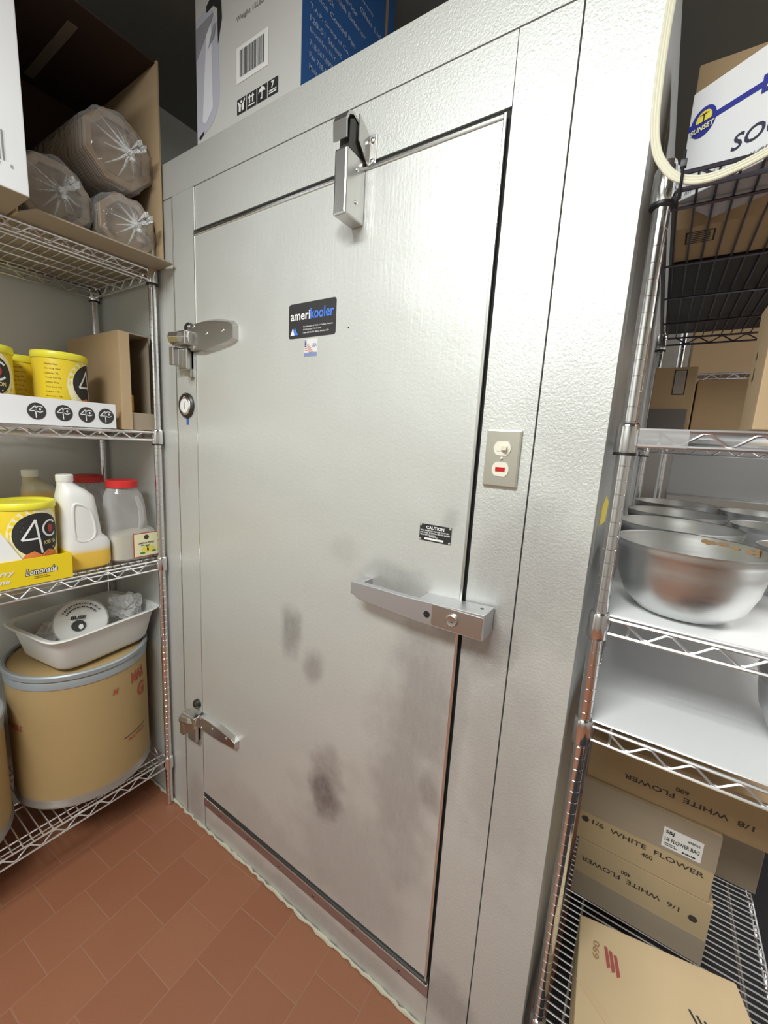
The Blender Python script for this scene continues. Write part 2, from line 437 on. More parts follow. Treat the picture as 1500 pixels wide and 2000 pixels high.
# sill plate under the door
sl = thing('trim_4', (DW/2, 0, .1), kind='structure')
B().box(.0, DW+.004, -.004, .0, .1035, ZB-.012).build('sill_plate', M_SILL, sl)
B().box(.0, DW+.004, -.011, .0, ZB-.012, ZB-.007, .0015).build('sill_edge', M_TRIM, sl)
B().box(.0, DW+.004, -.002, .004, ZB-.007, ZB+.008).build('sill_gap', M_GAP, sl)
for k in range(6):
    B().lathe([(.004, 0), (.003, .0015), (0.0005, .002)], (.1+k*.158, -.004, .118), 10, (X, Z, -Y)).build('rivet', M_DARKST, sl, True)
# hinges
def hinge(z, low=False):
    # strap leaf tapering to the right
    b = B(); y0, y1 = -.006, -.024
    top = [(.0, .047), (.06, .052), (.12, .050), (.195, .036), (.215, .022)]; bot = [(.215, -.020), (.195, -.028), (.12, -.042), (.06, -.050), (.0, -.045)]
    if low: top = [(x, q*.62) for x, q in top]; bot = [(x, q*.62) for x, q in bot]
    P = [(x, y0, z+q) for x, q in top+bot]; Q = [(x*.985, y1, z+q*.80) for x, q in top+bot]
    A = [b.v(p) for p in P]; C = [b.v(p) for p in Q]; n = len(A)
    b.face(C[::-1])
    for i in range(n): b.face([A[i], A[(i+1) % n], C[(i+1) % n], C[i]])
    k = .62 if low else 1
    b.tube([(.0, -.022, z+.0*k), (-.03, -.036, z), (-.066, -.044, z)], [.020, .021, .021], 8)
    b.box(-.072, .004, -.045, -.016, z-.022, z+.020, .003)
    h = b.build('hinge', M_STEEL if not low else M_STEEL, door, False, .001)
    b = B(); b.box(-.082, -.058, -.048, -.014, z-.092*(.9 if not low else .8), z-.026, .003)
    b.box(-.060, -.012, -.030, -.003, z-.095, z-.028, .004)
    b.box(-.030, -.012, -.016, -.003, z-.118*(1 if not low else .95), z-.02, .003)
    b.build('knuckle', M_STEEL, h)
    b = B(); b.lathe([(.017, 0), (.017, .012), (.010, .018)], (-.028, -.003, z+.035*k+(.03 if low else 0)), 14, (X, Z, -Y)); b.build('pin_cap', M_DARKST, h, True)
    for (hx, hz) in ((.018, .032*k), (.018, -.030*k), (.085, .006), (.165, .008)):
        B().lathe([(.0055, 0), (.005, .002), (.0006, .003)], (hx, -.024, z+hz), 12, (X, Z, -Y)).build('screw', M_TRIM, h, True)
hinge(1.830); hinge(.480, True)
# door closer on the head
cl_x = .640
b = B(); b.box(.622, .656, -.072, -.006, 2.020, 2.148, .004)
h = b.build('door_closer', M_STEEL, door)
for zz in (2.118, 2.055): B().lathe([(.0045, 0), (.0035, .002), (.0005, .003)], (.6562, -.036, zz), 10, 'x').build('pin', M_TRIM, h, True)
b = B(); pts = [(-.076, 2.160), (-.078, 2.196), (-.070, 2.212), (-.054, 2.219), (-.036, 2.212), (-.020, 2.190), (-.008, 2.160), (-.011, 2.158), (-.023, 2.186), (-.037, 2.207), (-.054, 2.213), (-.067, 2.207), (-.0735, 2.194), (-.0725, 2.161)]
b.prism([(.620, y, z) for y, z in pts], (.036, 0, 0)); b.build('hook_cover', M_STEEL, h)
b = B(); b.prism([(.630, y, z) for y, z in ((-.066, 2.148), (-.064, 2.200), (-.050, 2.208), (-.036, 2.200), (-.020, 2.178), (-.008, 2.148))], (.0255, 0, 0)); b.build('roller_arm', M_DARKST, h)
st = thing('latch_strike', (.671, 0, 2.15), 'small steel strike bracket screwed to the head above the cooler door', 'bracket')
b = B(); b.box(.661, .681, -.004, 0, 2.135, 2.200, .001); b.prism([(.661, -.004, 2.135), (.661, -.004, 2.198), (.6585, -.040, 2.222), (.6585, -.040, 2.172)], (.0025, 0, 0)); b.build('bracket_plate', M_STEEL, st)
for zz in (2.147, 2.188): B().lathe([(.006, 0), (.005, .003), (.0005, .0045)], (.672, -.004, zz), 12, (X, Z, -Y)).build('screw', M_TRIM, st, True)
# pull handle with lock
b = B()
top = [(.712, -.056, 1.203), (.76, -.058, 1.204), (.83, -.060, 1.203), (.90, -.061, 1.207), (.905, -.061, 1.205)]
P = [(.709, 1.205), (.78, 1.206), (.86, 1.205), (.925, 1.208), (1.046, 1.214), (1.046, 1.158), (.925, 1.156), (.86, 1.157), (.78, 1.162), (.728, 1.166), (.722, 1.172), (.709, 1.174)]
A = [b.v((x, -.062, z)) for x, z in P]; C = [b.v((x, -.046, z)) for x, z in P]; n = len(A)
b.face(A); b.face(C[::-1])
for i in range(n): b.face([A[i], A[(i+1) % n], C[(i+1) % n], C[i]])
b.prism([(.890, -.047, 1.156), (.93, -.047, 1.156), (1.046, -.047, 1.158), (1.046, -.047, 1.214), (.93, -.047, 1.207), (.890, -.047, 1.206)], (0, .041, 0))
b.box(.710, .734, -.047, -.006, 1.174, 1.204)
hd = b.build('handle', M_CAST, door, False, .0015)
B().box(.930, 1.042, -.0635, -.060, 1.161, 1.207, .0006).build('lock_plate', M_STEEL, hd)
B().lathe([(.0135, 0), (.0135, .004), (.011, .0055), (.0075, .0045), (.0005, .0045)], (.978, -.0635, 1.184), 24, (X, Z, -Y)).build('lock_cylinder', M_STEEL, hd, True)
B().box(.9745, .9815, -.0687, -.067, 1.1812, 1.1828).build('keyhole', M_BLACK, hd)
B().lathe([(.0075, 0), (.0075, .0006)], (.918, -.0622, 1.180), 20, (X, Z, -Y)).build('screw_hole', M_BLACK, hd)
B().lathe([(.004, 0), (.004, .0006)], (1.028, -.03, 1.2128), 16, 'z').build('top_screw_hole', M_BLACK, hd)
# maker's sticker
def plane_poly(b, pts, y, off=0): b.poly([(x, y-off, z) for x, z in pts])
s0x, s1x, s0z, s1z, sy = .4235, .5855, 1.795, 1.8805, -.0068
b = B(); r = .007; P = []
for cx, cz, a0 in ((s1x-r, s1z-r, 0), (s0x+r, s1z-r, 90), (s0x+r, s0z+r, 180), (s1x-r, s0z+r, 270)):
    for k in range(5): a = math.radians(a0+k*22.5); P.append((cx+r*math.cos(a), sy, cz+r*math.sin(a)))
b.prism(P, (0, .0007, 0)); s1 = b.build('sticker', mat('sticker_black', (.03, .03, .032), .35), door); s1['label'] = 'black rounded sticker with white and blue lettering'
b = B(); text(b, 'ameri', (s0x+.007, sy, s0z+.044), X, Z, .069, .022, .018); b.build('lettering', M_WHITE, s1)
b = B(); text(b, 'kooler', (s0x+.077, sy, s0z+.044), X, Z, .078, .026, .018); b.build('lettering', M_BLUEBR, s1)
b = B()
for i, t in enumerate(('Manufacturers of Walk-in Coolers, Freezers', '& Refrigerated Warehouses', '1-800-627-KOOL Miami, Florida, USA')):
    text(b, t, (s0x+.053, sy, s0z+.0245-i*.0075), X, Z, (.100, .062, .088)[i], .0042, .01)
b.build('lettering', M_WHITE, s1)
b = B(); plane_poly(b, [(s0x+.007, s0z+.008), (s0x+.022, s0z+.008), (s0x+.0155, s0z+.026)], sy, .0006); b.build('emblem', M_WHITE, s1)
b = B(); plane_poly(b, [(s0x+.0225, s0z+.008), (s0x+.036, s0z+.008), (s0x+.028, s0z+.018), (s0x+.024, s0z+.027), (s0x+.022, s0z+.022), (s0x+.0165, s0z+.0255)], sy, .0007)
b.build('emblem', M_BLUEBR, s1)
# flag decal
b = B(); b.box(.481, .527, -.0064, -.006, 1.7475, 1.7905); s2 = b.build('flag_decal', mat('decal_paper', (.74, .74, .74), .5), door); s2['label'] = 'small faded red white and blue flag decal'
b = B()
for i in range(5):
    L = [(.483+k*.0045, 1.7615+i*.0046+.0018*math.sin(k*1.1+i*.4)-k*.0006) for k in range(int(8-i*.8))]
    plane_poly(b, L+[(x, z+.0016) for x, z in L[::-1]], -.0064, .0005)
b.build('stripes', mat('faded_red', (.60, .22, .16), .6), s2)
b = B(); quad(b, (.4815, -.0064, 1.7480), X, Z, .044, .0095, .0005); quad(b, (.4825, -.0064, 1.771), X, Z, .006, .0175, .0005); text(b, 'USA', (.508, -.0064, 1.7705), X, Z, .016, .0085, .02, off=.0006)
b.build('blue_print', mat('faded_blue', (.22, .28, .50), .6), s2)
# caution plate
c0x, c1x, c0z, c1z = .8575, .9355, 1.3265, 1.3645
b = B(); b.box(c0x, c1x, -.0075, -.006, c0z, c1z); s3 = b.build('caution_plate', M_BLACKPR, door)
s3['label'] = 'small black riveted plate reading CAUTION'
b = B(); text(b, 'CAUTION', (c0x+.017, -.0075, c1z-.0105), X, Z, .044, .0072, .03)
for i, t in enumerate(('WALK CAREFULLY AND KEEP FLOOR DRY', 'AND CLEAN. FLOOR MAY BECOME SLIPPERY', 'WHEN WET OR GREASY.')):
    text(b, t, (c0x+.002, -.0075, c1z-.0160-i*.0050), X, Z, (.072, .074, .040)[i], .0034, .02)
text(b, 'SERIAL NO.', (c0x+.025, -.0075, c0z+.0095), X, Z, .022, .0028, .02); quad(b, (c0x+.014, -.0075, c0z+.003), X, Z, .047, .0045, .0006)
b.build('lettering', M_WHITE, s3)
for x in (c0x+.003, c1x-.003):
    for z in (c0z+.003, c1z-.003): B().lathe([(.0032, 0), (.0025, .0012), (.0003, .0018)], (x, -.0075, z), 10, (X, Z, -Y)).build('rivet', M_TRIM, s3, True)
B().lathe([(.0022, 0), (.001, .001)], (.625, -.006, 1.806), 8, (X, Z, -Y)).build('screw', M_BLACK, door)

# thermometer
th = thing('thermometer', (-.058, 0, 1.585), 'small round dial thermometer in a dark rim, set into the jamb below the upper hinge', 'thermometer')
B().lathe([(.041, 0), (.041, .006), (.036, .010), (.030, .009)], (-.058, -.003, 1.624), 32, (X, Z, -Y)).build('bezel', M_DARKST, th, True)
B().lathe([(.033, 0), (.031, .003), (.025, .006), (.022, .004)], (-.058, -.009, 1.622), 32, (X, Z, -Y)).build('dial_ring', M_TRIM, th, True)
B().lathe([(.023, 0), (.0225, .0008)], (-.058, -.0135, 1.622), 28, (X, Z, -Y)).build('dial_face', M_WHITE, th)
b = B(); b.prism([(-.059, -.0147, 1.612), (-.056, -.0147, 1.612), (-.0565, -.0147, 1.636), (-.0585, -.0147, 1.636)], (0, .0004, 0)); b.build('needle', M_BLACK, th)
tp = B().box(-.064, -.050, -.0038, -.003, 1.560, 1.583); tag(tp.build('tape_strip', M_BLUET), 'short strip of blue tape stuck under the round thermometer', 'tape')

# light switch
sx0, sz1 = .9931, 1.5785
sw = thing('light_switch', (sx0+.035, 0, sz1-.1143), 'stainless switch plate with ivory toggle and red pilot light beside the cooler door', 'switch')
b = B(); b.box(sx0, sx0+.0699, -.007, 0, sz1-.1143, sz1, .0035); b.build('wall_plate', mat('plate_steel', (.62, .60, .53), .33, .9), sw)
def oval(cx, cz, r, y):
    return [(cx+max(-r, min(r, r*1.0*math.cos(t)))*1.0, y, cz+max(-r*.82, min(r*.82, r*math.sin(t)))) for t in [2*PI*k/32 for k in range(32)]]
for i, cz in enumerate((sz1-.037, sz1-.078)):
    b = B(); b.prism(oval(sx0+.035, cz, .017, -.009), (0, .004, 0)); f = b.build('switch_face' if i == 0 else 'pilot_face', M_IVORY, sw)
    if i == 0:
        B().box(sx0+.024, sx0+.046, -.0105, -.009, cz-.005, cz+.005).build('toggle_slot', M_IVORY, f)
        b = B(); b.prism([(sx0+.033, -.0105, cz-.004), (sx0+.041, -.020, cz-.003), (sx0+.046, -.019, cz-.003), (sx0+.043, -.0105, cz-.004)], (0, 0, .008)); b.build('toggle', M_IVORY, f)
    else: B().box(sx0+.0255, sx0+.0445, -.0105, -.009, cz-.004, cz+.004).build('pilot_light', M_REDL, f)
B().lathe([(.0035, 0), (.003, .002), (.0003, .003)], (sx0+.035, -.007, sz1-.0575), 12, (X, Z, -Y)).build('screw', M_TRIM, sw, True)
# yellow scrap on the cooler side
b = B(); b.prism([(XE+.0003, .09, 1.40), (XE+.0003, .20, 1.395), (XE+.0003, .23, 1.435), (XE+.0003, .16, 1.455), (XE+.0003, .10, 1.435)], (.0006, 0, 0)); tag(b.build('sticker', M_YELPR), 'torn scrap of yellow sticker on the cooler side beside the chrome post', 'sticker')

# ------------------------------------------------------------------ wire racks
def rod_post(x, y, z0, z1, parent):
    pr = [(.0095, z0+.0), (.013, z0+.004), (.013, z0+.028), (.0125, z0+.03)]; z = z0+.05
    while z < z1-.02:
        pr += [(.0127, z-.0013), (.0121, z-.0006), (.0121, z+.0006), (.0127, z+.0013)]; z += .0254
    pr += [(.0127, z1-.004), (.0115, z1)]
    p = B().lathe(pr, (x, y, 0), 16).build('post', M_CHROME, parent, True)
    return p
def collar(x, y, z, parent, r=.0185, ringed=True):
    c = B().lathe([(r*.95, z-.040), (r, z-.036), (r*.97, z+.004), (r*.90, z+.010), (r*.78, z+.012)], (x, y, 0), 20).build('collar', M_CHROME, parent, True)
    if ringed: B().lathe([(r*.99, z-.045), (r*1.01, z-.043), (r*.99, z-.040)], (x, y, 0), 20).build('black_ring', M_BLACK, parent, True)
def deck(x0, x1, y0, y1, z, gap, parent, slats='x', step=.0255, sup=(), posts=(), wm=None, zig=.067, ringed=True):
    wm = wm or M_WIRE
    b = B(); r = .0030
    inset = .012
    for (p, q, nrm) in (((x0, y0), (x1, y0), 'y'), ((x0, y1), (x1, y1), 'Y'), ((x0, y0), (x0, y1), 'x'), ((x1, y0), (x1, y1), 'X')):
        p = Vector((*p, 0)); q = Vector((*q, 0)); d = (q-p).normalized(); L = (q-p).length
        for zz in (z, z-gap): b.wire(p+d*inset+Z*zz, q-d*inset+Z*zz, .0034, 6)
        t = .045; pts = []; up = True
        while t < L-.04:
            pts.append(p+d*t+Z*(z-.001 if up else z-gap+.001)); up = not up; t += zig/2
        if len(pts) > 2:
            rp = []
            for i, a in enumerate(pts):
                if 0 < i < len(pts)-1: rp += [a.lerp(pts[i-1], .14), a.lerp(pts[i+1], .14)]
                else: rp.append(a)
            b.tube(rp, .0023, 5)
    if slats == 'x':
        y = y0+step*.6
        while y < y1-.005: b.wire((x0, y, z+.002), (x1, y, z+.002), .0021, 5); y += step
        for s in sup: b.wire((s, y0, z-.003), (s, y1, z-.003), .003, 5); b.wire((s, y0, z-.003-gap*.7), (s, y1, z-.003-gap*.7), .0028, 5)
    else:
        x = x0+step*.6
        while x < x1-.005: b.wire((x, y0, z+.002), (x, y1, z+.002), .0021, 5); x += step
        for s in sup: b.wire((x0, s, z-.003), (x1, s, z-.003), .003, 5)
    s_ = b.build('wire_shelf', wm, parent, True)
    for (px, py) in posts: collar(px, py, z, s_, ringed=ringed)
    return s_
LX0, LX1, LY0, LY1 = -.648, -.2150, -1.26, -.022
lr = thing('wire_shelving_rack', (-.43, -.64, 0), 'chrome wire shelving rack along the left wall, holding cans, jars and a drum', 'shelving')
lposts = [(LX1-.003, LY1), (LX0, LY1), (LX1-.003, LY0), (LX0, LY0)]
for p in lposts: rod_post(p[0], p[1], 0, 2.13 if p[1] > -1 else 2.13, lr)
ZLA, ZLB, ZLC, ZLD = 2.062, 1.5275, 1.0568, .2102
for z, gp in ((ZLA, .030), (ZLB, .027), (ZLC, .034), (ZLD, .033)):
    deck(LX0, LX1, LY0, LY1, z, gp, lr, 'x', .026, (-.262, -.43, -.60), lposts, ringed=z > 1.2)
RX0, RX1, RY0, RY1 = 1.236, 1.705, .030, 1.12
rr_ = thing('wire_shelving_rack', (1.47, .5, 0), 'chrome wire shelving rack to the right of the cooler, holding bowls and cartons', 'shelving')
rposts = [(RX0, RY0), (RX1, RY0), (RX0, RY1), (RX1, RY1)]
for p in rposts: rod_post(p[0], p[1], 0, 2.005, rr_)
ZRA, ZRB, ZRC, ZRD, ZRE = 1.984, 1.5865, 1.2358, 1.012, .250
deck(RX0, RX1, RY0, RY1, ZRA, .024, rr_, 'y', .0265, (.135, .40, .64, .90), rposts, M_WIRED)
for z, gp in ((ZRB, .027), (ZRC, .028), (ZRD, .029), (ZRE, .030)):
    deck(RX0, RX1, RY0, RY1, z, gp, rr_, 'x', .0265 if z > .5 else .0178, (1.285, 1.65), rposts, ringed=z > 1.3)
for z in (ZRC, ZRD):
    t = B().box(RX0+.002, RX1-.004, RY0+.0145, RY1-.015, z+.0045, z+.0065)
    tag(t.build('shelf_liner', M_LINER), 'white plastic sheet lying on the shelf %s the stacked mixing bowls' % ('under' if z == ZRC else 'one level below'), 'shelf liner')
# clear ticket holder on shelf front
tag(B().box(1.254, 1.325, .0240, .0255, ZRB-.028, ZRB+.001).build('ticket_holder', M_JAR), 'clear plastic ticket holder clipped to the front of the right rack above the bowls', 'label holder')

# ------------------------------------------------------------------ cartons helpers
def carton(name, x0, x1, y0, y1, z0, z1, label, cat='carton', m=None, rz=0, bev=.003, seam='x', group=None):
    """closed box thing rotated about (x0,y0)"""
    t = thing(name, (x0, y0, z0), label, cat, group, rz=rz)
    B().box(x0, x1, y0, y1, z0, z1, bev).build('carton_body', m or M_CARD, t)
    return t
# ------------------------------------------------------------------ boxes on top of the cooler
zt = ZTOP+.001
t = thing('stock_pot_box', (.2, .2, zt), 'tall grey and blue printed box with a pot picture, on top of the cooler', 'box')
B().box(.0, .428, .012, .40, zt, zt+.48, .002).build('box_body', M_GREYB, t)
B().box(.4282, .4290, .014, .399, zt, zt+.48).build('side_panel', M_BLUEB, t, label='deep blue printed side')
fy = .0115
b = B(); b.poly([(.002, fy, 2.70), (.05, fy, 2.712), (.083, fy, 2.695), (.100, fy, 2.66), (.108, fy, 2.60), (.110, fy, 2.48), (.098, fy, 2.445), (.072, fy, 2.418), (.022, fy, 2.400), (.002, fy, 2.400)])
f = b.build('pot_picture', mat('pot_print', (.52, .53, .62), .4), t)
b = B(); b.poly([(.055, fy-.0005, 2.67), (.075, fy-.0005, 2.665), (.080, fy-.0005, 2.46), (.045, fy-.0005, 2.43), (.03, fy-.0005, 2.44)]); b.build('pot_highlight', mat('pot_print_light', (.78, .79, .86), .4), f)
b = B(); b.poly([(.002, fy-.0006, 2.68), (.085, fy-.0006, 2.69), (.085, fy-.0006, 2.68), (.002, fy-.0006, 2.60), ]); b.poly([(.085, fy-.0007, 2.66), (.10, fy-.0007, 2.66), (.09, fy-.0007, 2.63), (.06, fy-.0007, 2.61)]); b.build('pot_shade', mat('pot_print_dark', (.30, .30, .34), .4), f)
b = B(); b.poly([(.055, fy-.0009, 2.715), (.085, fy-.0009, 2.735), (.118, fy-.0009, 2.738), (.124, fy-.0009, 2.66), (.106, fy-.0009, 2.605), (.104, fy-.0009, 2.69), (.085, fy-.0009, 2.705), (.055, fy-.0009, 2.70)]); b.build('pot_handle', M_BLACKPR, f)
b = B(); b.poly([(.012, fy-.0009, 2.403), (.038, fy-.0009, 2.415), (.034, fy-.0009, 2.405), (.016, fy-.0009, 2.3955)]); b.build('pot_foot', M_BLACKPR, f)
b = B()
for i, (s, x, w) in enumerate((('Contents', .185, .085), ('Size W 16.5"', .175, .11), ('D 16.5"', .215, .07), ('H 16.7"', .215, .07), ('Weight 15LBS', .185, .11))):
    text(b, s, (x, fy, 2.745-i*.0285-(.012 if i == 4 else 0)), X, Z, w, .015, .01)
b.build('lettering', M_GREYPR, t)
bc = B(); quad(bc, (.186, fy, 2.478), X, Z, .127, .084, .0004); bc = bc.build('barcode_label', M_WHITE, t)
b = B(); barcode(b, (.20, fy, 2.49), X, Z, .098, .062); b.build('bars', M_BLACKPR, bc)
b = B()
for i in range(4): quad(b, (.188+i*.0415, fy, 2.404), X, Z, .038, .036, .0005)
f = b.build('care_symbols', M_BLACKPR, t)
b = B(); yy = fy-.0012
def pp(L): b.poly([(x, yy, z) for x, z in L])
ox = .188
pp([(ox+.008, 2.410), (ox+.016, 2.408), (ox+.018, 2.424), (ox+.014, 2.426), (ox+.006, 2.434), (ox+.003, 2.432), (ox+.008, 2.424)]); pp([(ox+.021, 2.408), (ox+.029, 2.410), (ox+.030, 2.424), (ox+.035, 2.434), (ox+.031, 2.436), (ox+.025, 2.426), (ox+.020, 2.424)]); b.ellipse((ox+.019, yy, 2.431), X, Z, .004, .004, 10)
ox += .0415
for q in (.009, .022): pp([(ox+q, 2.415), (ox+q+.005, 2.415), (ox+q+.005, 2.428), (ox+q+.009, 2.428), (ox+q+.0025, 2.437), (ox+q-.004, 2.428), (ox+q, 2.428)])
pp([(ox+.006, 2.409), (ox+.032, 2.409), (ox+.032, 2.412), (ox+.006, 2.412)])
ox += .0415
pp([(ox+.005, 2.424), (ox+.008, 2.432), (ox+.019, 2.438), (ox+.030, 2.432), (ox+.033, 2.424), (ox+.027, 2.427), (ox+.019, 2.424), (ox+.011, 2.427)]); pp([(ox+.018, 2.424), (ox+.021, 2.424), (ox+.021, 2.410), (ox+.015, 2.409), (ox+.013, 2.413), (ox+.018, 2.413)])
ox += .0415
pp([(ox+.005, 2.409), (ox+.033, 2.409), (ox+.033, 2.412), (ox+.005, 2.412)]); pp([(ox+.005, 2.414), (ox+.033, 2.414), (ox+.033, 2.417), (ox+.005, 2.417)]); text(b, '7', (ox+.013, fy, 2.420), X, Z, .012, .016, .03, off=.0012)
b.build('symbol', M_WHITE, f)
b = B(); xb = .4291
for i, (s, y0, w) in enumerate((('Heavy Gauge Aluminum', .05, .24), ('Glass Lid', .23, .1), ('Polished Interior', .05, .17), ('Mirror Finish Exterior', .05, .21), ('Non Stick', .045, .08), ('Teflon Coated Pan', .045, .17), ('T.A.P. Group of Co.', .04, .15), ('120-01 Street', .04, .12), ('Brooklyn, N.Y.', .04, .10), ('718-567-8900', .04, .09), ('Fax 718-567', .04, .08), ('Made in China', .04, .08))):
    text(b, s, (xb, y0, 2.735-i*.0255-(.01 if i > 5 else 0)), Y, Z, w, .013, .012)
b.build('lettering', mat('pale_blue_ink', (.42, .50, .68), .5), t)
B().box(.4291, .4295, .352, .364, zt, zt+.48).build('orange_tape_line', mat('brown_tape', (.42, .27, .14), .5), t)

# ------------------------------------------------------------------ left rack, top shelf
zs = ZLA+.006
t = thing('open_carton', (-.38, -.20, zs), 'large brown carton open at the front on the top left shelf, full of tied bags', 'carton')
y0, y1, xf, xb_, h = -.388, -.006, -.170, -.645, .590
b = B(); b.box(xb_, xf, y1-.005, y1, zs, zs+h); f = b.build('side_wall', M_CARDL, t)
b = B(); b.box(xb_, xf, y0, y0+.005, zs, zs+h); b.build('side_wall', M_CARDL, t)
B().box(xb_, xb_+.005, y0+.005, y1-.005, zs, zs+h).build('back_wall', M_INSIDE_SHADE, t)
B().box(xb_, xf-.01, y0+.005, y1-.005, zs+h-.005, zs+h).build('top_wall', M_INSIDE_SHADE, t)
B().box(xb_+.005, xf, y0+.005, y1-.005, zs, zs+.004).build('bottom_wall', M_CARDG, t)
b = B(); b.prism([(xf, y0+.004, zs), (xf+.070, y0+.02, zs-.004), (xf+.072, y1-.01, zs-.004), (xf, y1, zs)], (0, 0, .004)); fl = b.build('front_flap', M_CARDG, t)
B().box(xf+.03, xf+.032, -.20, -.199, zs-.005, zs-.0045).build('flap_crease', M_INKD, fl)
B().box(-.60, -.26, -.21, -.185, zs+h-.0065, zs+h-.005).build('tape_strip', mat('old_tape', (.25, .20, .16), .3), t)
# tied bags of stacked paper trays
def tray_bag(cx, cy, cz, R, L, rot, label, knot):
    """stack axis runs from back (-x) to the front (+x); rot tips it"""
    t = thing('tray_bag', (cx, cy, cz-R), label, 'bag', 'clear bags of stacked brown trays in the open carton')
    T = Matrix.Translation((cx, cy, cz)) @ Matrix.Rotation(rot, 4, 'Z')
    b = B(T); n = 8; k = 0; x = -L
    while x < 0:
        r = R*(1-.012*(k % 2)); q = []
        for r_, x_ in ((r*.80, x), (r, x+.0045), (r*.97, x+.0065), (r*.78, x+.0015)): q.append((r_, x_))
        R4 = [[b.v((x_, r_*math.cos(2*PI*(j+.5)/n), r_*math.sin(2*PI*(j+.5)/n))) for j in range(n)] for r_, x_ in q]
        for A, Q in zip(R4, R4[1:]):
            for j in range(n): b.face([A[j], A[(j+1) % n], Q[(j+1) % n], Q[j]])
        if x+.0115 >= 0:
            ins = [[b.v((x_, r_*math.cos(2*PI*(j+.5)/n), r_*math.sin(2*PI*(j+.5)/n))) for j in range(n)] for r_, x_ in ((R*.93, x+.006), (R*.80, x-.012), (R*.55, x-.03))]
            for A, Q in zip([R4[-2]]+ins, ins):
                for j in range(n): b.face([A[j], A[(j+1) % n], Q[(j+1) % n], Q[j]])
            b.face(ins[-1])
        x += .0115; k += 1
    b.build('paper_trays', mat('brown_tray', (.40, .28, .175), .42), t)
    # clear film: sleeve, then gathered cone to the knot
    kx, ky, kz = knot; rnd = random.Random(int(R*1e4)+int(cy*1e3)); b = B(T); n = 40; rings = []
    prof = [(-L, 1.05), (-L*.5, 1.06), (-.01, 1.06), (.006, 1.0), (.03, .72), (.05, .42), (.066, .17), (.074, .05)]
    ph = [rnd.uniform(0, 6) for _ in range(4)]
    for x_, s in prof:
        f = max(0, min(1, (x_+.01)/.084)); ring = []
        for j in range(n):
            a = 2*PI*j/n; w = 1+(.05+.14*f)*math.sin(a*7+ph[0])*math.sin(a*3+ph[1])+.06*f*math.sin(a*11+ph[2])
            rr = R*s*w; ring.append(b.v((x_*(kx/.074) if x_ > 0 else x_, rr*math.cos(a)+ky*f, rr*math.sin(a)+kz*f)))
        rings.append(ring)
    for A, Q in zip(rings, rings[1:]):
        for j in range(n): b.face([A[j], A[(j+1) % n], Q[(j+1) % n], Q[j]])
    fm = b.build('clear_bag', M_FILM, t, True)
    b = B(T)
    b.lathe([(.002, -.010), (.010, -.006), (.012, 0), (.009, .008), (.002, .012)], (kx, ky, kz), 12, 'x')
    b.lathe([(.001, -.010), (.008, -.005), (.008, .004), (.001, .009)], (kx+.004, ky+.004, kz-.016), 10, 'z')
    # flared tail
    n2 = 14; A = [b.v((kx+.004+.004*math.sin(j), ky+.004+.006*math.cos(2*PI*j/n2), kz+.006+.005*math.sin(2*PI*j/n2))) for j in range(n2)]
    C = [b.v((kx+.016+.006*math.sin(j*2.1), ky+.026+.014*math.cos(2*PI*j/n2), kz+.026+.016*math.sin(2*PI*j/n2)+.004*math.sin(j*1.7))) for j in range(n2)]
    for j in range(n2): b.face([A[j], A[(j+1) % n2], C[(j+1) % n2], C[j]])
    # radiating pleats, thick and white to stand in for highlights on the film
    for j in range(11):
        a = 2*PI*j/11+rnd.uniform(-.2, .2); l = rnd.uniform(.45, .8)*R
        b.tube([(kx-.002, ky, kz), (kx*.62, ky*.6+l*.55*math.cos(a), kz*.6+l*.55*math.sin(a)), (.012, l*math.cos(a), l*math.sin(a))], [.0055, .0028, .0006], 5)
    b.build('knot', M_KNOT, t, True)
    return t
tray_bag(-.232, -.282, zs+.106, .094, .30, -.04, 'bag of stacked brown trays, left of the two lower bags in the open carton', (.040, .006, .0))
tray_bag(-.205, -.100, zs+.094, .087, .30, .0, 'bag of stacked brown trays, lower right one beside the carton wall', (.040, .010, .0))
tray_bag(-.215, -.113, zs+.300, .101, .30, .03, 'tilted bag of stacked brown trays, topmost in the open carton', (.046, .012, -.012))
# white carton nearest the camera
t = thing('white_carton', (-.20, -.55, zs), 'tall white carton with a blue stripe and barcode, overhanging the top left shelf', 'carton')
xw = -.048; zw = zs
B().box(-.60, xw, -.80, -.396, zw, zw+.56, .002).build('carton_body', M_PAPERW, t)
B().box(-.60, xw+.0005, -.80, -.396, zw-.0015, zw).build('carton_bottom', M_CARDG, t, label='bare brown cardboard bottom')
b = B(); quad(b, (xw, -.80, zw+.455), Y, Z, .404, .022, .0008); b.poly([(xw+.0008, -.55, zw+.50), (xw+.0008, -.435, zw+.50), (xw+.0008, -.46, zw+.56), (xw+.0008, -.55, zw+.56)]); b.build('blue_stripe', M_BLUEPR, t)
b = B(); barcode(b, (xw, -.56, zw+.055), Y, Z, .125, .062, off=.0009); text(b, '3 5 7', (xw, -.475, zw+.042), Y, Z, .03, .008, 0, off=.0009); text(b, '8', (xw, -.428, zw+.045), Y, Z, .005, .008, off=.0009); b.build('barcode', M_GREYPR, t)

